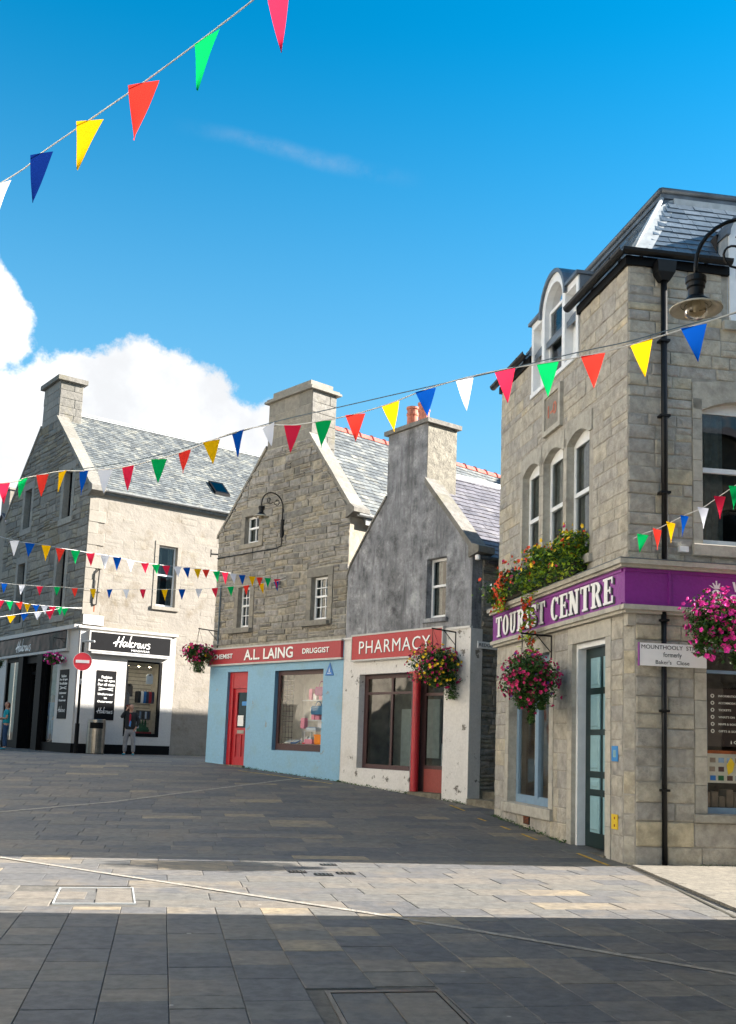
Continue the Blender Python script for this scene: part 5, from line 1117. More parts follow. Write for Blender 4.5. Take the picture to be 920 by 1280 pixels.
dn = build('entrance', MB().box(HL, 3.55, 3.66, -.35, -.2, .5, 3.9).box(HL, 4.99, 5.1, -.35, -.2, .5, 3.9).box(HL, 3.66, 4.99, -.35, -.2, 3.5, 3.6).box(HL, 4.27, 4.37, -.35, -.2, .6, 3.5).box(HL, 3.55, 5.1, -.35, .0, 3.9, 4.18), 'black_paint', HB)
pane(HL, 3.66, 4.27, .6, 3.5, -.27, dn); pane(HL, 4.37, 4.99, .6, 3.5, -.27, dn)
hin = build('shop_interior', room_box(HL, 1.6, 7.4, -.36, -2.2, .55, 4.2), 'interior_pale', HB); sl = MB(); [sl.box(HL, 1.6, 7.4, -2.19, -2.18, .8 + .16 * i, .815 + .16 * i) for i in range(20)]; build('slatwall', sl, 'knit_grey', hin)
# goods in the menswear window
def garment(F, u, v, z, w, h, mat, label, cat, stripe=None):
    o = thing('folded_garment', F.P(u, v, z), label, cat); p = [(u - w / 2, z), (u + w / 2, z), (u + w / 2, z + h * .8), (u + w * .25, z + h), (u - w * .25, z + h), (u - w / 2, z + h * .8)]
    build('body', MB().prism(F, p, v - .05, v), mat, o); build('collar', MB().prism(F, [(u - w * .2, z + h * .8), (u + w * .2, z + h * .8), (u + w * .12, z + h * .98), (u - w * .12, z + h * .98)], v, v + .015), stripe or mat, o); return o
garment(HR, 2.18, -.55, 2.72, .32, .46, 'knit_grey', 'dark grey waistcoat, the upper of the two hanging in the menswear window', 'waistcoat', 'cloth_black')
garment(HR, 2.20, -.55, 1.98, .32, .46, 'knit_brown', 'brown waistcoat, the lower of the two hanging in the menswear window', 'waistcoat', 'knit_red')
garment(HR, 1.98, -.30, 2.42, .28, .46, 'cloth_grey', 'grey shirt hanging beside the left edge of the menswear window', 'shirt', 'cloth_black')
garment(HR, 2.86, -.30, 3.2, .26, .36, 'poster_blue', 'pale shirt hanging high at the right of the menswear window', 'shirt', 'cloth_grey')
for i, (c_, nm_) in enumerate((('cloth_black', 'black'), ('print_white', 'white'), ('sign_blue', 'bright blue'), ('knit_navy', 'navy'), ('knit_red', 'red'), ('knit_navy', 'dark indigo'))):
    o = thing('hanging_shirt', HR.P(2.46 + .10 * i, -.35, 2.62), nm_ + ' shirt on the short rail of coloured shirts in the menswear window', 'shirt', 'shirts on the rail in the menswear window'); build('body', cushion(HR, 2.46 + .105 * i, -.35, 2.50, .095, .42, .3), c_, o); build('hanger', MB().tube([HR.P(2.46 + .105 * i, -.35, 2.90), HR.P(2.46 + .105 * i, -.35, 2.98)], .006, 4), 'steel', o)
o = thing('shirt_stack', HR.P(2.75, -.4, 1.95), 'dark sloping tray of rolled ties in the menswear window', 'ties'); build('tray', MB().box(HR, 2.50, 2.98, -.5, -.3, 1.92, 2.24), 'knit_grey', o)
for i in range(4): build('tie', MB().box(HR, 2.54 + .11 * i, 2.60 + .11 * i, -.3, -.285, 1.95, 2.2), ['pale_denim', 'cloth_black', 'poster_blue', 'knit_navy'][i], o)
tag(build('window_notice', MB().box(HR, 2.12, 2.46, -.12, -.11, 1.60, 2.02), 'poster_blue'), 'pale blue notice stuck inside the menswear window behind the man', 'notice')
o = thing('knitwear_heap', HR.P(2.7, -.4, 1.42), 'heap of green knitwear on a dark red stand at the bottom of the menswear window', 'knitwear'); build('stand', MB().box(HR, 2.35, 3.0, -.7, -.2, 1.30, 1.48), 'knit_red', o); rs = random.Random(3)
hp_ = MB(); hp_.lathe(HR.P(2.68, -.42, 1.48), [(.30, 0), (.32, .06), (.26, .16), (.14, .24), (.0, .27)], 12); [hp_.lathe(HR.P(2.52 + .11 * i, -.42, 1.68), [(.04, 0), (.045, .1), (.02, .22), (0, .24)], 7) for i in range(4)]; build('jumper', hp_, 'knit_green', o)
build('label_card', MB().box(HR, 2.30, 2.42, -.22, -.2, 1.48, 1.72), 'print_white', o)

# ------------------------------------------------------------------ neighbouring houses, mostly hidden or outside the picture, some added for bounce or shade
def house(name, x, y, az, w, ln, ze, zr, wmat, rmat, label, depthwise=True, z0=-.2, nwin=3):
    """gable front w wide along az, ridge running to the right of it"""
    B_ = thing(name, (x, y, z0), label, 'building'); F = Frame((x, y), az, -1); S = Frame((x, y), az + 90, 1); F2 = Frame(F.P(w, 0, 0)[:2], az + 90, -1); F3 = Frame(S.P(ln, 0, 0)[:2], az, 1)
    g = [(0, z0), (w, z0), (w, ze), (w / 2, zr), (0, ze)]
    ws = [(w * .2, w * .2 + .9, z, z + 1.5) for z in (1, 3.8) if z + 1.6 < ze] + [(w * .65, w * .65 + .9, z, z + 1.5) for z in (1, 3.8) if z + 1.6 < ze]
    wall(F, [g], ws, 'wall', wmat, B_); wall(F3, [g], [], 'wall', wmat, B_)
    wn = [(ln * (i + .5) / nwin - .45, ln * (i + .5) / nwin + .45, z, z + 1.5) for i in range(nwin) for z in (1, 3.8) if z + 1.6 < ze]
    wall(S, [rect(0, ln, z0, ze)], wn, 'wall', wmat, B_); wall(F2, [rect(0, ln, z0, ze)], [], 'wall', wmat, B_)
    for h_ in ws: sash(F, *h_[:4], -.12, B_, curtain=False)
    for h_ in wn: sash(S, *h_[:4], -.12, B_, curtain=False)
    sl_ = (zr - ze) / (w / 2); roof_plane(S, ze, sl_, -.1, ln + .1, w / 2, 'roof', rmat, B_, d0=-.15); roof_plane(F2, ze, sl_, -.1, ln + .1, w / 2, 'roof', rmat, B_, d0=-.15)
    C2 = Frame(F.P(w / 2 - .6, 0, 0)[:2], az + 90, 1); build('chimney', MB().box(C2, .05, .8, -1.2, 0, zr - .6, zr + 1.1).box(C2, -.02, .87, -1.27, .07, zr + 1.1, zr + 1.2), wmat, B_); return B_, S
house('near_building', 3.42, 8.93, 187.6, 6.4, 12, 7.2, 7.9, 'lime_wall', 'slate_violet', 'stone building just outside the picture on the near right', z0=-.2) if False else None
def block(name, pts, z0, z1, zr, mat, rmat, label):
    """walled block on a four-cornered plan with a hipped roof"""
    B_ = thing(name, (pts[0][0], pts[0][1], z0), label, 'building'); n = len(pts)
    for i in range(n):
        a_, b_ = Vector(pts[i]), Vector(pts[(i + 1) % n]); d_ = b_ - a_; F = Frame(a_, math.degrees(math.atan2(d_.x, d_.y)), 1); ln = d_.length
        k = max(1, int(ln / 2.6)); hs_ = [(ln * (j + .5) / k - .45, ln * (j + .5) / k + .45, z, z + 1.5) for j in range(k) for z in (1.1, 4.1, 7.1, 10.1) if z + 1.8 < z1]
        wall(F, [rect(0, ln, z0, z1)], hs_, 'wall', mat, B_)
        for h_ in hs_: sash(F, *h_[:4], -.12, B_, curtain=False, mid=False)
    c_ = sum((Vector(p) for p in pts), Vector((0, 0))) / n; P = [Vector((*(Vector(p) + (Vector(p) - c_).normalized() * .15), z1)) for p in pts]; T_ = [Vector((*(Vector(p).lerp(c_, .45)), zr)) for p in pts]
    build('roof', MB().add(P + T_, [(i, (i + 1) % n, n + (i + 1) % n, n + i) for i in range(n)] + [tuple(range(n, 2 * n))]), rmat, B_); return B_
block('near_building', [(3.47, 8.92), (3.16, 5.4), (2.6, -6), (14, -6), (15, 9.95)], -.2, 6.9, 8.2, 'lime_wall', 'slate_violet', 'stone building just outside the picture at the near right corner of the street')
block('added_bounce_row', [(-6.4, 1.5), (-12.9, 27.5), (-21, 25.4), (-15, -1)], -.2, 9.4, 11.0, 'harl_white', 'slate_blue', 'pale unseen row added along the left side of the street to bounce sunlight')  # out of view; added so its sunlit front bounces light onto the shops
block('alley_building', [(3.75, 18.55), (12.0, 24.7), (15.5, 20.2), (10.3, 18.95)], -.2, 7.35, 8.2, 'lime_wall', 'slate_blue', 'stone house on the far side of the alley, hidden behind the corner building')
block('added_shade_block', [(7.6, 35.6), (16.5, 42.4), (21.0, 36.6), (12.2, 29.8)], -.2, 13.0, 13.3, 'lime_wall', 'slate_blue', 'tall unseen block added behind the chemist to shade the menswear wall')  # out of view; added to cast the shade low on the menswear side wall
house('distant_house', -15.6, 47.0, -37.3, 9, 14, 8.6, 12.1, 'cream_wall', 'slate_violet', 'pale house with violet slate roof behind the menswear building at the left edge', nwin=4)

# ------------------------------------------------------------------ bunting
FLAGP = {}
def flag_mesh(col, w, h, k):
    key = (col, round(w, 3), round(h, 3), k)
    if key in FLAGP: return FLAGP[key]
    rs = random.Random(k * 7 + 3); n = 9; mb = MB(); ph = rs.uniform(0, 6); amp = rs.uniform(.008, .02); v = []
    for j in range(n + 1):
        t_ = j / n; hw = w / 2 * (1 - t_)
        for i in range(3):
            x = (-1 + i) * hw; v.append(Vector((x, amp * math.sin(t_ * 3 + ph + i * 1.3) * (0.3 + t_) * (1 - t_ * .6), -h * t_)))
    mb.v = v
    for j in range(n):
        for i in range(2):
            mb.f.append((3 * j + i, 3 * j + i + 1, 3 * j + i + 4, 3 * j + i + 3))
    # one sheet of cloth; light passes through it
    mb.t = [.5] * len(mb.f); FLAGP[key] = mesh_from(mb, 'flag_' + col, 'flag_' + col, Vector((0, 0, 0))); FLAGP[key].shade_smooth(); return FLAGP[key]
def spline(P, n=6):
    out = []
    for i in range(len(P) - 1):
        p0, p1, p2, p3 = [Vector(P[max(0, min(len(P) - 1, j))]) for j in (i - 1, i, i + 1, i + 2)]
        for q in range(n):
            t_ = q / n; out.append(.5 * (2 * p1 + (p2 - p0) * t_ + (2 * p0 - 5 * p1 + 4 * p2 - p3) * t_ ** 2 + (3 * p1 - p0 - 3 * p2 + p3) * t_ ** 3))
    return out + [Vector(P[-1])]
def bunting(pts, cols, w, h, r, label, ends=((), ()), turn=0.0, cmat='cord', seed=1, wave=.35, across=False):
    P = [Vector(p[:3]) for p in pts]; t = thing('bunting_string', P[len(P) // 2], label, 'bunting', 'strings of bunting over the street'); rs = random.Random(seed)
    path = spline([Vector(e) for e in ends[0]] + P + [Vector(e) for e in ends[1]]); build('cord', MB().tube(path, r, 5), cmat, t, smooth=True)
    for i, (p, c) in enumerate(zip(pts, cols)):
        a = P[max(0, i - 1)]; b = P[min(len(P) - 1, i + 1)]; d = (b - a); d.z *= 1; d.normalize()
        dx, dz = p[3], p[4]; x = d; tip = Vector((dx, rs.uniform(-.05, .05), dz)); hh = tip.length; zax = -tip.normalized(); yax = zax.cross(x).normalized(); x2 = x
        ang = turn + rs.uniform(-wave, wave)
        o = bpy.data.objects.new('pennant', flag_mesh(c, w, h, rs.randint(0, 3))); link(o, t); ORG[o.name] = P[i]
        m4 = Matrix.Identity(4); xx = Matrix.Rotation(ang, 3, 'Z') @ (Vector((.97, .24, 0)) if across else Vector((x2.x, x2.y, 0)).normalized()); x2 = Vector((0, 0, 0)) if across else x2; xx = (xx + Vector((0, 0, x2.z))).normalized()
        yy = zax.cross(xx).normalized()
        for k in range(3): m4[k][0] = xx[k]; m4[k][1] = yy[k]; m4[k][2] = zax[k] * hh / h
        m4.translation = P[i] - t.location - Vector((0, 0, .004)); o.matrix_local = m4
    return t
MAIN = [(-5.65, 15.46, 5.1, 0.02, -0.31), (-5.26, 15.2, 5.12, -0.03, -0.32), (-4.89, 14.95, 5.13, -0.02, -0.33), (-4.52, 14.7, 5.13, -0.03, -0.32), (-4.14, 14.46, 5.08, -0.02, -0.35), (-3.77, 14.21, 5.05, 0, -0.34), (-3.39, 13.96, 5.04, 0.01, -0.34), (-2.9, 13.63, 5.07, -0.04, -0.32), (-2.51, 13.37, 5.12, -0.04, -0.3), (-2.12, 13.11, 5.2, 0.03, -0.32), (-1.75, 12.86, 5.26, 0.01, -0.34), (-1.33, 12.58, 5.27, 0.10, -0.25), (-1.01, 12.38, 5.22, -0.03, -0.34), (-0.62, 12.12, 5.21, -0.05, -0.32), (-0.23, 11.86, 5.22, 0, -0.32), (0.18, 11.6, 5.28, 0.03, -0.33), (0.57, 11.34, 5.37, 0.02, -0.33), (0.99, 11.06, 5.42, 0.01, -0.37), (1.4, 10.8, 5.44, 0.05, -0.36), (1.82, 10.53, 5.43, 0.01, -0.38), (2.24, 10.26, 5.43, 0.01, -0.37), (2.67, 9.98, 5.47, 0.02, -0.37), (3.11, 9.7, 5.54, 0.04, -0.36)]
bunting(MAIN, 'pink green orange yellow blue white pink green orange yellow blue white pink green orange yellow blue white pink green orange yellow blue'.split(), .25, .33, .008, 'long string of large pennants crossing the whole street at roof height', ends=(((-9.5, 18.0, 5.3),), ((3.55, 9.4, 5.62), (4.6, 8.7, 5.9))), seed=2)
cord = build('overhead_cord', MB().tube(spline([(-4.79, 14.88, 5.13), (-3.14, 13.79, 5.11), (-1.28, 12.56, 5.3), (-.47, 12.02, 5.34), (.73, 11.23, 5.40), (1.35, 10.83, 5.43), (2.12, 10.33, 5.48), (2.55, 10.06, 5.50), (3.06, 9.73, 5.56), (3.6, 9.4, 5.61), (4.7, 8.8, 5.8)]), .006, 5), 'dark_cord'); tag(cord, 'thin dark cord without flags slung just above the long bunting string', 'cord')
S1 = [(-2.99, 7.59, 5.6, -.02, -.25), (-2.53, 7.13, 5.59, -.09, -.37), (-2.05, 6.66, 5.57, -.11, -.36), (-1.58, 6.21, 5.56, -.06, -.41), (-1.1, 5.75, 5.57, -.07, -.36), (-.63, 5.3, 5.60, .02, -.43)]
bunting(S1, 'white navy yellow orange green pink'.split(), .24, .33, .005, 'steep string of large pennants crossing the blue sky in the top left corner', ends=(((-5.2, 9.6, 5.8),), ((.2, 4.5, 5.68), (3.0, 1.9, 6.2))), seed=5, wave=.5)
A_ = [(-5.45, 15.6, 4.24, 0.03, -0.24), (-5.32, 15.93, 4.27, -0.01, -0.23), (-5.18, 16.3, 4.31, 0.01, -0.25), (-5.05, 16.63, 4.33, 0.0, -0.24), (-4.91, 17.0, 4.37, 0.03, -0.23), (-4.76, 17.38, 4.4, 0.03, -0.22), (-4.61, 17.76, 4.44, 0.02, -0.24), (-4.48, 18.11, 4.47, 0.01, -0.24), (-4.33, 18.49, 4.49, 0.04, -0.22), (-4.16, 18.92, 4.52, 0.04, -0.19), (-4.03, 19.27, 4.56, 0.06, -0.18), (-3.9, 19.61, 4.6, 0.05, -0.2), (-3.75, 19.99, 4.65, 0.04, -0.22), (-3.63, 20.3, 4.69, 0.08, -0.2), (-3.48, 20.71, 4.74, 0.04, -0.2), (-3.36, 21.03, 4.78, 0.03, -0.18), (-3.2, 21.42, 4.82, 0.07, -0.22), (-3.07, 21.78, 4.86, 0.05, -0.26), (-2.94, 22.11, 4.89, 0.06, -0.23), (-2.79, 22.5, 4.93, 0.03, -0.22), (-2.62, 22.94, 4.98, 0.03, -0.24), (-2.49, 23.3, 5.02, 0.01, -0.2), (-2.34, 23.69, 5.07, 0.02, -0.23), (-2.16, 24.1, 5.12, 0.01, -0.23)]
bunting(A_, 'white blue yellow orange green pink white blue white pink green pink white blue yellow orange green pink white blue yellow orange green pink'.split(), .15, .235, .0045, 'upper of the two small bunting strings in front of the menswear building', ends=(((-5.9, 14.2, 4.2),), ((-1.9, 24.05, 5.2),)), seed=7, across=True, wave=.3)
B_ = [(-9.07, 25.5, 4.98, 0.01, -0.25), (-8.6, 25.42, 4.95, 0.0, -0.25), (-8.13, 25.34, 4.92, 0.03, -0.23), (-7.68, 25.26, 4.91, 0.03, -0.23), (-7.22, 25.18, 4.88, 0.02, -0.24), (-6.75, 25.1, 4.87, 0.04, -0.26), (-6.32, 25.02, 4.86, 0.02, -0.23), (-5.9, 24.95, 4.86, 0.02, -0.22), (-5.48, 24.88, 4.87, 0.01, -0.24), (-4.93, 24.78, 4.87, 0.03, -0.26), (-4.5, 24.71, 4.88, 0.01, -0.26), (-4.08, 24.64, 4.89, 0.0, -0.21), (-3.69, 24.57, 4.92, 0.04, -0.24), (-3.3, 24.5, 4.96, 0.05, -0.25), (-2.92, 24.43, 4.99, 0.03, -0.24), (-2.55, 24.3, 5.03, 0.05, -0.24), (-2.18, 24.1, 5.06, 0.03, -0.22)]
bunting(B_, 'blue white pink green orange yellow blue white pink yellow blue white pink green orange yellow blue'.split(), .17, .24, .005, 'lower of the two small bunting strings in front of the menswear building', ends=(((-12.5, 26.1, 5.3),), ((-1.95, 24.02, 5.1),)), seed=9, wave=.2)
C_ = [(-9.68, 27.04, 4.75, 0.0, -0.23), (-9.69, 27.76, 4.82, 0.06, -0.25), (-9.71, 28.57, 4.9, 0.12, -0.19), (-9.72, 29.32, 4.96, 0.03, -0.24), (-9.73, 30.1, 5.03, 0.04, -0.21), (-9.74, 30.93, 5.12, 0.07, -0.26), (-9.75, 31.74, 5.2, 0.04, -0.25), (-9.77, 32.52, 5.29, 0.07, -0.26)]
bunting(C_, 'pink green orange yellow blue white pink green'.split(), .20, .25, .005, 'short string of tiny pennants running to the corner of the menswear building', ends=(((-9.6, 25.0, 4.6),), ((-9.85, 35.45, 5.6),)), seed=11, across=True)
D_ = [(-9.66, 27.87, 4.45, 0.0, -0.22), (-9.69, 29.02, 4.65, -0.02, -0.21), (-9.71, 30.25, 4.84, -0.01, -0.23), (-9.74, 31.46, 5.04, 0.07, -0.27), (-9.78, 33.17, 5.34, 0.03, -0.26)]
bunting(D_, 'yellow blue white pink green'.split(), .24, .25, .005, 'lowest short string of five tiny pennants at the far left', ends=(((-9.6, 25.5, 4.05),), ((-9.85, 35.42, 5.65),)), seed=13, across=True)
S3 = [(3.31, 12.32, 3.99, -0.06, -0.22), (3.42, 12.09, 4.01, -0.03, -0.25), (3.52, 11.88, 4.05, -0.03, -0.25), (3.62, 11.68, 4.09, -0.01, -0.24), (3.75, 11.42, 4.13, -0.02, -0.25), (3.86, 11.19, 4.21, -0.01, -0.26), (3.96, 10.99, 4.28, 0.0, -0.25)]
bunting(S3, 'green orange yellow blue white pink green'.split(), .14, .24, .005, 'short string of small pennants above the street sign of the corner building', ends=(((3.26, 12.55, 3.98),), ((4.4, 10.1, 4.6),)), seed=15, wave=.3, across=True)

# ------------------------------------------------------------------ street lamps on swan-neck brackets
def lamp(o, out, reach, s, label, post=True):
    """o = point on the wall, out = direction away from it; hanging bell lantern"""
    o = Vector(o); out = Vector(out).normalized(); t = thing('street_lamp', o, label, 'street lamp', 'swan-neck street lamps'); Z = Vector((0, 0, 1)); rr = reach / 2
    pts = [o + out * .06 - Z * .55 * s, o + out * .06]; c = o + out * (.06 + rr) + Z * .02 * s
    pts += [c + (-out * math.cos(a) + Z * math.sin(a) * .95) * rr for a in [math.pi * i / 14 for i in range(15)]]; end = pts[-1]; pts.append(end - Z * .08 * s)
    build('bracket_arm', MB().tube(pts, .0155 * s, 8), 'black_iron', t, smooth=True)
    sc = MB()
    for cx_, d_ in ((-.42, 1), (.28, -1)):
        q = c + out * rr * cx_ + Z * .10 * s; sc.tube([q + (out * math.cos(a) * d_ + Z * math.sin(a)) * rr * (.10 + .035 * a) for a in [i * .4 for i in range(16)]], .009 * s, 5)
    build('scrollwork', sc, 'black_iron', t)
    build('wall_mount', MB().tube([o + out * .05 - Z * .72 * s, o + out * .05 - Z * .28 * s], .045 * s, 8).tube([o - out * .0 - Z * .4 * s, o + out * .06 - Z * .4 * s], .03 * s, 6), 'black_iron', t)
    b = end - Z * .08 * s; R_ = .19 * s / 1.0
    build('hood', MB().lathe(b, [(.0, .0), (.055 * s, 0), (.075 * s, -.01 * s), (.075 * s, -.05 * s), (.066 * s, -.06 * s), (.066 * s, -.09 * s), (.055 * s, -.10 * s), (.055 * s, -.155 * s), (.078 * s, -.18 * s), (.105 * s, -.20 * s), (.11 * s, -.225 * s)], 24), 'black_iron', t, smooth=False)
    build('reflector', MB().lathe(b, [(.105 * s, -.215 * s), (R_ * .8, -.233 * s), (R_, -.255 * s), (R_ * .98, -.262 * s), (R_ * .7, -.24 * s), (.085 * s, -.20 * s), (.05 * s, -.17 * s), (0, -.165 * s)], 28), 'lamp_inside', t, smooth=True)
    build('globe', MB().lathe(b, [(.085 * s, -.22 * s), (.088 * s, -.26 * s), (.078 * s, -.30 * s), (.05 * s, -.325 * s), (.0, -.332 * s)], 20), 'lamp_glass', t, smooth=True)
    build('bulb', MB().lathe(b, [(.02 * s, -.18 * s), (.028 * s, -.22 * s), (.02 * s, -.27 * s), (0, -.28 * s)], 10), 'print_cream', t, smooth=True); return t
lamp(LA.P(2.43, 0, 6.97 - .12), LA.n, .62, 1.0, 'swan-neck street lamp on the rubble gable above the chemist')
lamp((3.31, 7.44, 5.03), (-1, .02, 0), .84, 1.04, 'large swan-neck street lamp hanging in front of the corner building at the right edge')

# ------------------------------------------------------------------ flowers
def leafy(org, test, n, size, mat, name, parent, rs, droop=.3):
    mb = MB()
    for _ in range(n):
        p = test(rs)
        if p is None: continue
        a = rs.uniform(0, 6.28); el = rs.uniform(-.9, .6); d = Vector((math.cos(a) * math.cos(el), math.sin(a) * math.cos(el), math.sin(el) - droop)).normalized(); s_ = d.cross(Vector((rs.uniform(-.5, .5), rs.uniform(-.5, .5), 1))).normalized(); l = size * rs.uniform(.6, 1.3); w = l * .36
        up_v = d.cross(s_) * l * .12
        mb.add([p, p + d * l * .5 + s_ * w + up_v, p + d * l, p + d * l * .5 - s_ * w + up_v], [(0, 1, 2), (0, 2, 3)], rs.random())
    return build(name, mb, mat, parent, kind='stuff')
def blossoms(test, n, r, mat, name, parent, rs, out=None):
    mb = MB()
    for _ in range(n):
        p = test(rs)
        if p is None: continue
        f = (out(p) + Vector((rs.uniform(-.6, .6), rs.uniform(-.6, .6), rs.uniform(-.3, .6)))).normalized(); x = f.cross(Vector((0, 0, 1))).normalized(); y = f.cross(x); rr = r * rs.uniform(.7, 1.25); v = [p + f * .0]; ph = rs.uniform(0, 6)
        for i in range(10): a = ph + math.pi * i / 5; k = rr * (1.0 if i % 2 == 0 else .72); v.append(p + (x * math.cos(a) + y * math.sin(a)) * k + f * rr * .35)
        v.append(p - f * rr * .5)
        mb.add(v, [(0, 1 + i, 1 + (i + 1) % 10) for i in range(10)] + [(11, 1 + (i + 1) % 10, 1 + i) for i in range(10)], rs.random())
    return build(name, mb, mat, parent, kind='stuff')
def basket(c, rx, ry, rz, label, flowers, hang, seed, trail=(), leaves=1300, leaf='leaf_dark', lsize=.06):
    """moss bowl on chains, foliage spilling over, blossoms outermost"""
    c = Vector(c); rs = random.Random(seed); t = thing('hanging_basket', c, label, 'hanging basket', 'hanging flower baskets'); hang = Vector(hang)
    build('bowl', MB().lathe(c - Vector((0, 0, .02)), [(0, -.20), (.10, -.18), (.17, -.10), (.19, 0), (.17, .0), (0, -.02)], 16), 'basket_moss', t)
    build('chain', MB().tube([c + Vector((.16, 0, 0)), hang], .004, 4).tube([c + Vector((-.1, .14, 0)), hang], .004, 4).tube([c + Vector((-.1, -.14, 0)), hang], .004, 4), 'black_iron', t)
    lob = [(Vector((rs.uniform(-.45, .45) * rx, rs.uniform(-.45, .45) * ry, rs.uniform(-.35, .3) * rz)), rs.uniform(.55, .8)) for _ in range(9)]
    def shell(k0, k1):
        def f(r_):
            o_, k = r_.choice(lob); d = Vector((r_.gauss(0, 1), r_.gauss(0, 1), r_.gauss(0, 1))).normalized() * r_.uniform(k0, k1) * k
            return c + o_ + Vector((d.x * rx, d.y * ry, d.z * rz))
        return f
    leafy(c, shell(.25, 1.0), leaves, lsize, leaf, 'foliage', t, rs)
    if trail:
        def tr(r_):
            x, y, z0_, z1_, sp = r_.choice(trail); k = r_.random(); return c + Vector((x + r_.gauss(0, sp) * (1 - k * .5), y + r_.gauss(0, sp), z0_ + (z1_ - z0_) * k))
        leafy(c, tr, int(leaves * .25), lsize * .8, leaf, 'trailing_stems', t, rs)
    for m_, n, r in flowers: blossoms(shell(.92, 1.12), n, r, m_, 'blossoms', t, rs, out=lambda p: (p - c).normalized())
    return t
kt = TL.P(2.72, .02, 0); bracket(TL, 2.55, 3.02, .5, TB, drop=.35)
basket((2.33, 14.62, 2.34), .46, .46, .42, 'hanging basket of small crimson flowers under the tourist centre sign', [('flower_magenta', 330, .030), ('flower_purple', 30, .022)], TL.P(2.55, .48, 3.03), 3, trail=((.02, 0, -.25, -.62, .03), (-.12, 0, -.2, -.4, .05), (.15, -.05, -.2, -.42, .05)), leaves=6000, lsize=.05)
bracket(TR, 1.62, 3.06, .62, TB, drop=.3)
basket((4.30, 12.22, 2.90), .50, .45, .45, 'hanging basket of bright pink petunias on the right face of the corner building', [('flower_pink', 380, .038), ('flower_magenta', 50, .03)], TR.P(1.62, .6, 3.08), 4, trail=((-.36, -.1, .1, -.38, .06), (.1, -.1, -.3, -.5, .06)), leaves=6000, lsize=.055)
basket((1.36, 19.45, 2.86), .50, .48, .40, 'hanging basket of yellow and purple flowers beside the pharmacy sign', [('flower_magenta', 210, .034), ('flower_yellow', 120, .034)], PH.P(.40, .60, 3.52), 5, trail=((.28, 0, -.2, -.62, .09), (.0, 0, -.25, -.40, .12)), leaves=6000, lsize=.05)
basket((-4.20, 26.0, 3.46), .40, .40, .30, 'hanging basket of crimson flowers at the left end of the chemist sign', [('flower_magenta', 170, .04), ('flower_pink', 40, .035), ('flower_yellow', 16, .035), ('flower_white', 50, .018)], LA.P(4.98, .58, 4.05), 6, trail=((.0, 0, -.2, -.48, .10),), leaves=3500, lsize=.055)
basket((-10.85, 36.2, 3.93), .36, .36, .24, 'hanging basket of pale pink flowers on the menswear corner pier', [('flower_pink', 90, .05), ('flower_white', 30, .035)], HL.P(1.0, .55, 4.6), 8, leaves=1800, lsize=.06)
bracket(HL, 1.0, 4.6, .55, HB, drop=.3)
basket((-13.6, 38.2, 3.85), .34, .34, .26, 'hanging basket of green leaves cut by the left edge of the picture', [('flower_white', 10, .03)], HL.P(4.8, .45, 4.5) if False else (-13.6, 38.2, 4.45), 9, leaves=700, lsize=.06)
# window box with long trailing nasturtiums
wb = thing('window_box', TL.P(3.1, .12, 3.75), 'long window box of orange, yellow and crimson flowers trailing over the tourist centre sign', 'window box'); rs = random.Random(12)
build('trough', MB().box(TL, 1.25, 4.85, .02, .20, 3.75, 3.93), 'basket_moss', wb)
def wbx(u0, u1, h0, h1, lo=-.1, thick=.22):
    def f(r_):
        u = r_.uniform(u0, u1); hh = h0 + (h1 - h0) * (.5 + .5 * math.sin(u * 5.1)) ; z = 3.86 + r_.uniform(lo, hh); return TL.P(u, .12 + r_.gauss(0, .5) * thick, z)
    return f
leafy(None, wbx(1.2, 2.9, .38, .52), 3600, .06, 'leaf_dark', 'foliage', wb, rs); leafy(None, wbx(1.2, 3.2, .40, .56), 2400, .07, 'leaf_lime', 'foliage', wb, rs)
leafy(None, wbx(2.9, 5.0, .18, .40, -.05), 3800, .06, 'leaf_dark', 'foliage', wb, rs); leafy(None, wbx(3.0, 4.9, .2, .42, -.03), 700, .065, 'leaf_lime', 'foliage', wb, rs)
def trailp(u0, z0_, u1, z1_, sp):
    def f(r_): k = r_.random(); return TL.P(u0 + (u1 - u0) * k + r_.gauss(0, sp), .26 + r_.gauss(0, .05), z0_ + (z1_ - z0_) * k)
    return f
leafy(None, trailp(2.9, 3.95, 2.85, 2.75, .07), 170, .09, 'leaf_lime', 'trailing_stems', wb, rs); leafy(None, trailp(4.1, 3.95, 4.3, 3.6, .10), 110, .08, 'leaf_lime', 'trailing_stems', wb, rs); leafy(None, trailp(2.95, 3.95, 2.85, 2.8, .05), 120, .05, 'leaf_dark', 'trailing_stems', wb, rs)
ow = lambda p: TL.n
blossoms(wbx(1.2, 3.4, .50, .66, .0, .3), 80, .034, 'flower_yellow', 'blossoms', wb, rs, ow); blossoms(wbx(1.2, 4.9, .45, .62, .1, .3), 80, .036, 'flower_orange', 'blossoms', wb, rs, ow); blossoms(wbx(1.2, 4.4, .40, .60, .0, .3), 34, .03, 'flower_magenta', 'blossoms', wb, rs, ow)
blossoms(trailp(4.15, 4.2, 4.35, 3.58, .11), 80, .04, 'flower_orange', 'blossoms', wb, rs, ow); blossoms(trailp(2.95, 3.6, 2.85, 2.85, .09), 24, .045, 'flower_orange', 'blossoms', wb, rs, ow); blossoms(wbx(4.0, 4.9, .3, .4, -.1, .3), 40, .022, 'flower_white', 'blossoms', wb, rs, ow); blossoms(wbx(1.8, 4.0, .3, .5, -.1, .3), 26, .026, 'flower_purple', 'blossoms', wb, rs, ow)

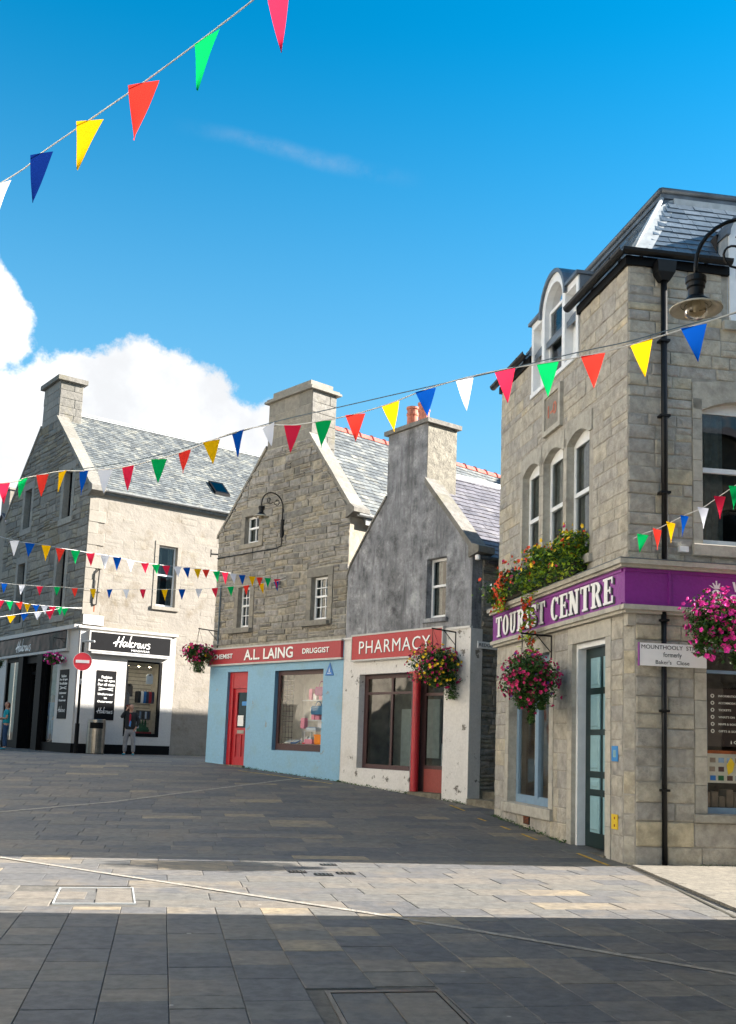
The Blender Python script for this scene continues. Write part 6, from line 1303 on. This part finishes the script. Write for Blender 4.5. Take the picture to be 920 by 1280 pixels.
# weeds and moss where the walls meet the paving
rs = random.Random(77)
def base_weeds(F, u0, u1, n, v0=.02, v1=.12, hh=.06):
    def f(r_):
        u = u0 + (u1 - u0) * (.5 + .5 * math.sin(r_.uniform(0, 40))) if r_.random() < .5 else r_.uniform(u0, u1); v = abs(r_.gauss(0, .4)) * (v1 - v0) + v0; q = F.P(u, v, 0); return Vector((q.x, q.y, gz(q.x, q.y) + r_.uniform(0, hh) * max(0, 1 - v / v1)))
    leafy(None, f, n, .032, 'leaf_dark', 'weeds', ground, rs, droop=-.3)
base_weeds(LA, 0, 3.4, 500); base_weeds(PH, 1.7, 4.0, 420); base_weeds(PH, .0, .6, 160); base_weeds(TL, 1.9, 5.1, 500); base_weeds(HR, 3.8, 9, 260, hh=.04)
base_weeds(TR, .9, 5.0, 500, hh=.05)

# ------------------------------------------------------------------ street furniture
bp = Vector((-8.98, 35.1, gz(0, 35.1)))
bn = thing('litter_bin', bp, 'cylindrical brushed steel litter bin between the no entry sign and the man', 'bin')
build('body', MB().lathe(bp, [(.30, .03), (.30, 1.08), (.29, 1.09), (.29, 1.15), (.27, 1.17), (.0, 1.17)], 28), 'steel', bn, smooth=False)
build('base', MB().lathe(bp, [(.27, 0), (.29, .03), (.0, .03)], 24), 'black_paint', bn)
FQ = Frame((bp.x, bp.y), 76, 1); om = MB(); pr = [(.302 * math.sin(a), .302 * math.cos(a)) for a in [R(-45 + 9 * i) for i in range(11)]]
om.add([FQ.P(a, b, z) + Vector((0, 0, 0)) for a, b in pr for z in (bp.z + .86, bp.z + 1.06)], [(2 * i, 2 * i + 2, 2 * i + 3, 2 * i + 1) for i in range(10)]); build('aperture', om, 'black_paint', bn)
pp = Vector((-9.52, 34.7, gz(0, 34.7)))
ns = thing('no_entry_sign', pp, 'round red no entry sign with white bar on a tall black post', 'road sign')
build('post', MB().tube([pp, pp + Vector((0, 0, 1.0))], .075, 10).tube([pp + Vector((0, 0, 1.0)), pp + Vector((0, 0, 3.72))], .045, 10), 'black_paint', ns, smooth=False)
build('sign_light', MB().tube([pp + Vector((0, 0, 3.72)), pp + Vector((.12, -.05, 3.74)), pp + Vector((.42, -.18, 3.74))], [.04, .04, .035], 8), 'zinc_gutter', ns); build('band', MB().lathe(pp, [(.05, 2.30), (.05, 2.48)], 10), 'zinc_gutter', ns)
FS = Frame((pp.x, pp.y), 78, 1); zc = 3.06 + pp.z
build('sign_disc', disc(FS, .02, zc, 0, .30, .06, .075, n=28), 'sign_red', ns); build('white_bar', MB().box(FS, -.20, .24, .075, .080, zc - .05, zc + .05), 'enamel_white', ns); build('white_rim', disc(FS, .02, zc, .30, .308, .058, .077, n=28), 'enamel_white', ns)

# ------------------------------------------------------------------ people and shop-window figures
def skinned(nodes, edges, sub=2, root=0):
    """one continuous surface grown over a jointed skeleton: nodes = (x, y, z, rx[, ry])"""
    me = bpy.data.meshes.new('s'); me.from_pydata([n[:3] for n in nodes], edges, []); o = bpy.data.objects.new('s', me); COL.objects.link(o)
    m1 = o.modifiers.new('k', 'SKIN'); m1.use_smooth_shade = True; m2 = o.modifiers.new('d', 'SUBSURF'); m2.levels = sub; m2.render_levels = sub
    if not me.skin_vertices: 
        bm = bmesh.new(); bm.from_mesh(me); bm.verts.layers.skin.verify(); bm.to_mesh(me); bm.free()
    for i, n in enumerate(nodes):
        sv = me.skin_vertices[0].data[i]; sv.radius = (n[3], n[4] if len(n) > 4 else n[3]); sv.use_root = (i == root)
    bpy.context.view_layer.update(); r = bpy.data.meshes.new_from_object(o.evaluated_get(bpy.context.evaluated_depsgraph_get())); bpy.data.objects.remove(o); bpy.data.meshes.remove(me); return r
def add_skin(name, nodes, edges, mat, parent, rot, sub=2):
    me = skinned(nodes, edges, sub); me.transform(rot); me.name = name; me.materials.clear(); me.materials.append(M[mat]); me.shade_smooth(); o = bpy.data.objects.new(name, me); link(o, parent); ORG[o.name] = ORG[parent.name]; return o
def chain(*pts):
    return list(pts), [(i, i + 1) for i in range(len(pts) - 1)]
def joinc(*parts):
    """parts = (nodes, parent index in the whole or None): each chain hangs from an earlier node"""
    N, Eg = [], []
    for nodes, att in parts:
        b = len(N); N += nodes; Eg += [(b + i, b + i + 1) for i in range(len(nodes) - 1)]
        if att is not None: Eg.append((att, b))
    return N, Eg
def fingers(w, d, side, curl, s=1.0):
    """palm and five separate fingers hanging from wrist w along direction d"""
    w, d = Vector(w), Vector(d).normalized(); x = d.cross(Vector(side)).normalized(); n = Vector(side); ch_ = []
    palm = w + d * .05; out = []
    for k, (o_, l) in enumerate(((-.030, .062), (-.010, .072), (.010, .070), (.028, .058))):
        b = palm + x * o_ + d * .03; m = b + (d * (1 - curl * .5) + n * curl * .6).normalized() * l * .5; e = m + (d * (1 - curl) + n * curl).normalized() * l * .5
        out.append([(*b, .0095), (*m, .0085), (*e, .007)])
    b = palm + x * -.035 - d * .01; e = b + (x * -.6 + d * .6 + n * .4).normalized() * .05; out.append([(*b, .011), (*e, .008)])
    return (*palm, .030, .016), out
def person(loc, yaw, label, armR, armL, torso_w=.155, h=1.0, skinm='skin', top=None, bottom='cloth_grey', shoes='teal_shoe', hair=None, stance=.10, sleeves=True, cat='person', group=None, name='person', fit=1.0, leg_r=1.0, long_top=.86, head_turn=0.0):
    t = thing(name, loc, label, cat, group); rot = Matrix.Rotation(yaw, 4, 'Z') @ Matrix.Scale(h, 4)
    hx = math.sin(head_turn) * .03
    spine = [(0, 0, .94, .125, .10), (0, 0, 1.08, .125, .095), (0, .0, 1.24, .15, .10), (0, .0, 1.38, .13, .09), (0, 0, 1.47, .055, .055), (0, -.005, 1.53, .052, .055), (0, -.012, 1.60, .072, .085), (0, -.008, 1.67, .074, .09), (0, .0, 1.735, .045, .055)]
    legs = []
    for s_ in (-1, 1):
        legs.append([(s_ * .09, 0, .86, .085), (s_ * stance, -.012, .50, .058), (s_ * (stance + .01), .01, .28, .052), (s_ * (stance + .015), .02, .09, .035), (s_ * (stance + .03), -.08, .035, .034), (s_ * (stance + .035), -.15, .025, .026)])
    body, Eg = joinc((spine, None), (legs[0], 0), (legs[1], 0))
    for s_, arm in ((-1, armR), (1, armL)):
        b = len(body); sh = [(s_ * .165, .0, 1.40, .055), (*arm[0], .042), (*arm[1], .027)]; body += sh; Eg += [(3, b), (b, b + 1), (b + 1, b + 2)]
        w, e = Vector(arm[1]), Vector(arm[0]); palm, fs = fingers(w, (w - e), arm[2], arm[3]); pi_ = len(body); body.append(palm); Eg.append((b + 2, pi_))
        for f in fs: q = len(body); body += f; Eg += [(pi_, q)] + [(q + i, q + i + 1) for i in range(len(f) - 1)]
    nose = len(body); body.append((0, -.105, 1.625, .014)); Eg.append((6, nose))
    for s_ in (-1, 1): q = len(body); body.append((s_ * .082, .0, 1.635, .016)); Eg.append((6, q))
    add_skin('body', body, Eg, skinm, t, rot, 1)
    fc = MB()
    for s_ in (-1, 1): fc.lathe((s_ * .030, -.088, 1.652), [(0, -.007), (.008, 0), (0, .007)], 6)
    fc.lathe((0, -.088, 1.575), [(0, -.004), (.02, 0), (0, .004)], 6)
    fo = mesh_from(fc, 'features', 'hair_dark', Vector((0, 0, 0))); fo.transform(rot); o_ = bpy.data.objects.new('eyes_and_mouth', fo); link(o_, t); ORG[o_.name] = ORG[t.name]
    if top:
        a = 1.16 * fit; tor = [(0, 0, long_top, .150 * a, .115 * a), (0, 0, 1.0, .150 * a, .12 * a), (0, 0, 1.22, .165 * a, .12 * a), (0, 0, 1.37, .150 * a, .105 * a), (0, 0, 1.455, .075, .07)]; N_, E_ = joinc((tor, None))
        for s_, arm in ((-1, armR), (1, armL)):
            b = len(N_); e, w = Vector(arm[0]), Vector(arm[1]); shv = Vector((s_ * .17, 0, 1.40))
            seq = [(*shv, .07 * fit), (*shv.lerp(e, .6), .062 * fit)] + ([(*e, .056 * fit), (*e.lerp(w, .88), .042)] if sleeves else [])
            N_ += seq; E_ += [(3, b)] + [(b + i, b + i + 1) for i in range(len(seq) - 1)]
        add_skin('jacket' if sleeves else 't_shirt', N_, E_, top, t, rot, 2)
    tr = [(0, 0, .96, .135, .105), (0, 0, .90, .14, .11)]; N_, E_ = joinc((tr, None))
    for s_ in (-1, 1):
        b = len(N_); N_ += [(s_ * .09, 0, .80, .098 * leg_r), (s_ * stance, -.012, .50, .076 * leg_r), (s_ * (stance + .01), .01, .28, .068 * leg_r), (s_ * (stance + .015), .02, .10, .062 * leg_r)]; E_ += [(1, b), (b, b + 1), (b + 1, b + 2), (b + 2, b + 3)]
    add_skin('trousers', N_, E_, bottom, t, rot, 2)
    for s_ in (-1, 1): add_skin('shoe', [(s_ * (stance + .015), .045, .05, .045, .045), (s_ * (stance + .025), -.05, .042, .046, .04), (s_ * (stance + .04), -.16, .034, .038, .03)], [(0, 1), (1, 2)], shoes, t, rot, 2)
    if hair:
        hm, hn = hair; N_ = [(0, .02, 1.70, .085, .085), (0, .035, 1.64, .085, .075)] + hn; add_skin('hair', N_, [(i, i + 1) for i in range(len(N_) - 1)], hm, t, rot, 2)
    return t, rot
gm = lambda x, y: (x, y, gz(x, y))
man, mr = person(gm(-7.95, 35.55), R(4), 'man in dark hooded jacket and grey joggers talking on a phone outside the menswear window', ((-.30, -.13, 1.27), (-.125, -.12, 1.56), (0, -1, .2), .7), ((.27, .02, 1.12), (.20, -.06, .93), (-1, 0, 0), .5), top='cloth_black', bottom='cloth_grey', shoes='teal_shoe', hair=('hair_dark', []), stance=.13, leg_r=1.12, fit=1.12, long_top=.83)
ph = MB().box(Frame((0, 0), 90, 1), -.115, -.095, .06, .13, 1.55, 1.67); pm = mesh_from(ph, 'phone', 'black_paint', Vector((0, 0, 0))); pm.transform(mr); po = bpy.data.objects.new('mobile_phone', pm); link(po); po.location = man.location; ORG[po.name] = man.location.copy(); tag(po, 'black mobile phone held to the ear of the man in the dark jacket', 'phone')
me_ = MB().prism(Frame((0, 0), 90, 1), [(-.02, .98), (.02, .98), (.035, 1.36), (.0, 1.42), (-.03, 1.36)], .148, .156); 
fm = mesh_from(me_, 'shirt_front', 'knit_red', Vector((0, 0, 0))); fm.transform(mr); o_ = bpy.data.objects.new('shirt_front', fm); link(o_, man)
me_ = MB().prism(Frame((0, 0), 90, 1), [(-.02, 1.0), (.03, .96), (.05, 1.14), (.0, 1.18)], .157, .159); fm = mesh_from(me_, 'shirt_print', 'notice_blue', Vector((0, 0, 0))); fm.transform(mr); o_ = bpy.data.objects.new('shirt_print', fm); link(o_, man)
woman, wr_ = person(gm(-12.75, 37.2), R(-62), 'woman with auburn bob in teal t-shirt and dark jeans, arms folded, at the left edge', ((-.20, -.02, 1.12), (.02, -.17, 1.10), (0, -1, 0), .4), ((.20, -.02, 1.12), (-.02, -.20, 1.14), (0, -1, 0), .4), top='cloth_teal', bottom='denim', shoes='teal_shoe', hair=('hair_auburn', [(0, .05, 1.56, .085, .07), (0, .05, 1.50, .07, .05)]), sleeves=False, stance=.08, h=.98, fit=.98, long_top=.92)
def mannequin(loc, yaw, label, top, bottom, h=1.02, hair=None, skinm='skin', sleeves=True):
    return person(loc, yaw, label, ((-.22, .03, 1.13), (-.20, -.10, .92), (0, -1, 0), .3), ((.22, .03, 1.13), (.20, -.10, .92), (0, -1, 0), .3), top=top, bottom=bottom, shoes='black_paint', hair=hair, stance=.09, h=h, cat='mannequin', name='shop_mannequin', skinm=skinm, sleeves=sleeves, group=None)
mannequin(HL.P(2.3, -.55, .98), R(-20), 'bald mannequin in beige jacket and blue jeans in the right-hand bay of the menswear shopfront', 'beige_cloth', 'denim')
mannequin(HL.P(4.0, -.75, .98), R(-30), 'mannequin in pale denim jacket and trousers seen through the menswear entrance glass', 'pale_denim', 'pale_denim', hair=('flower_yellow', []))
build('display_floor', MB().box(HL, 1.7, 7.3, -2.1, -.38, .6, .96), 'knit_grey', HB)
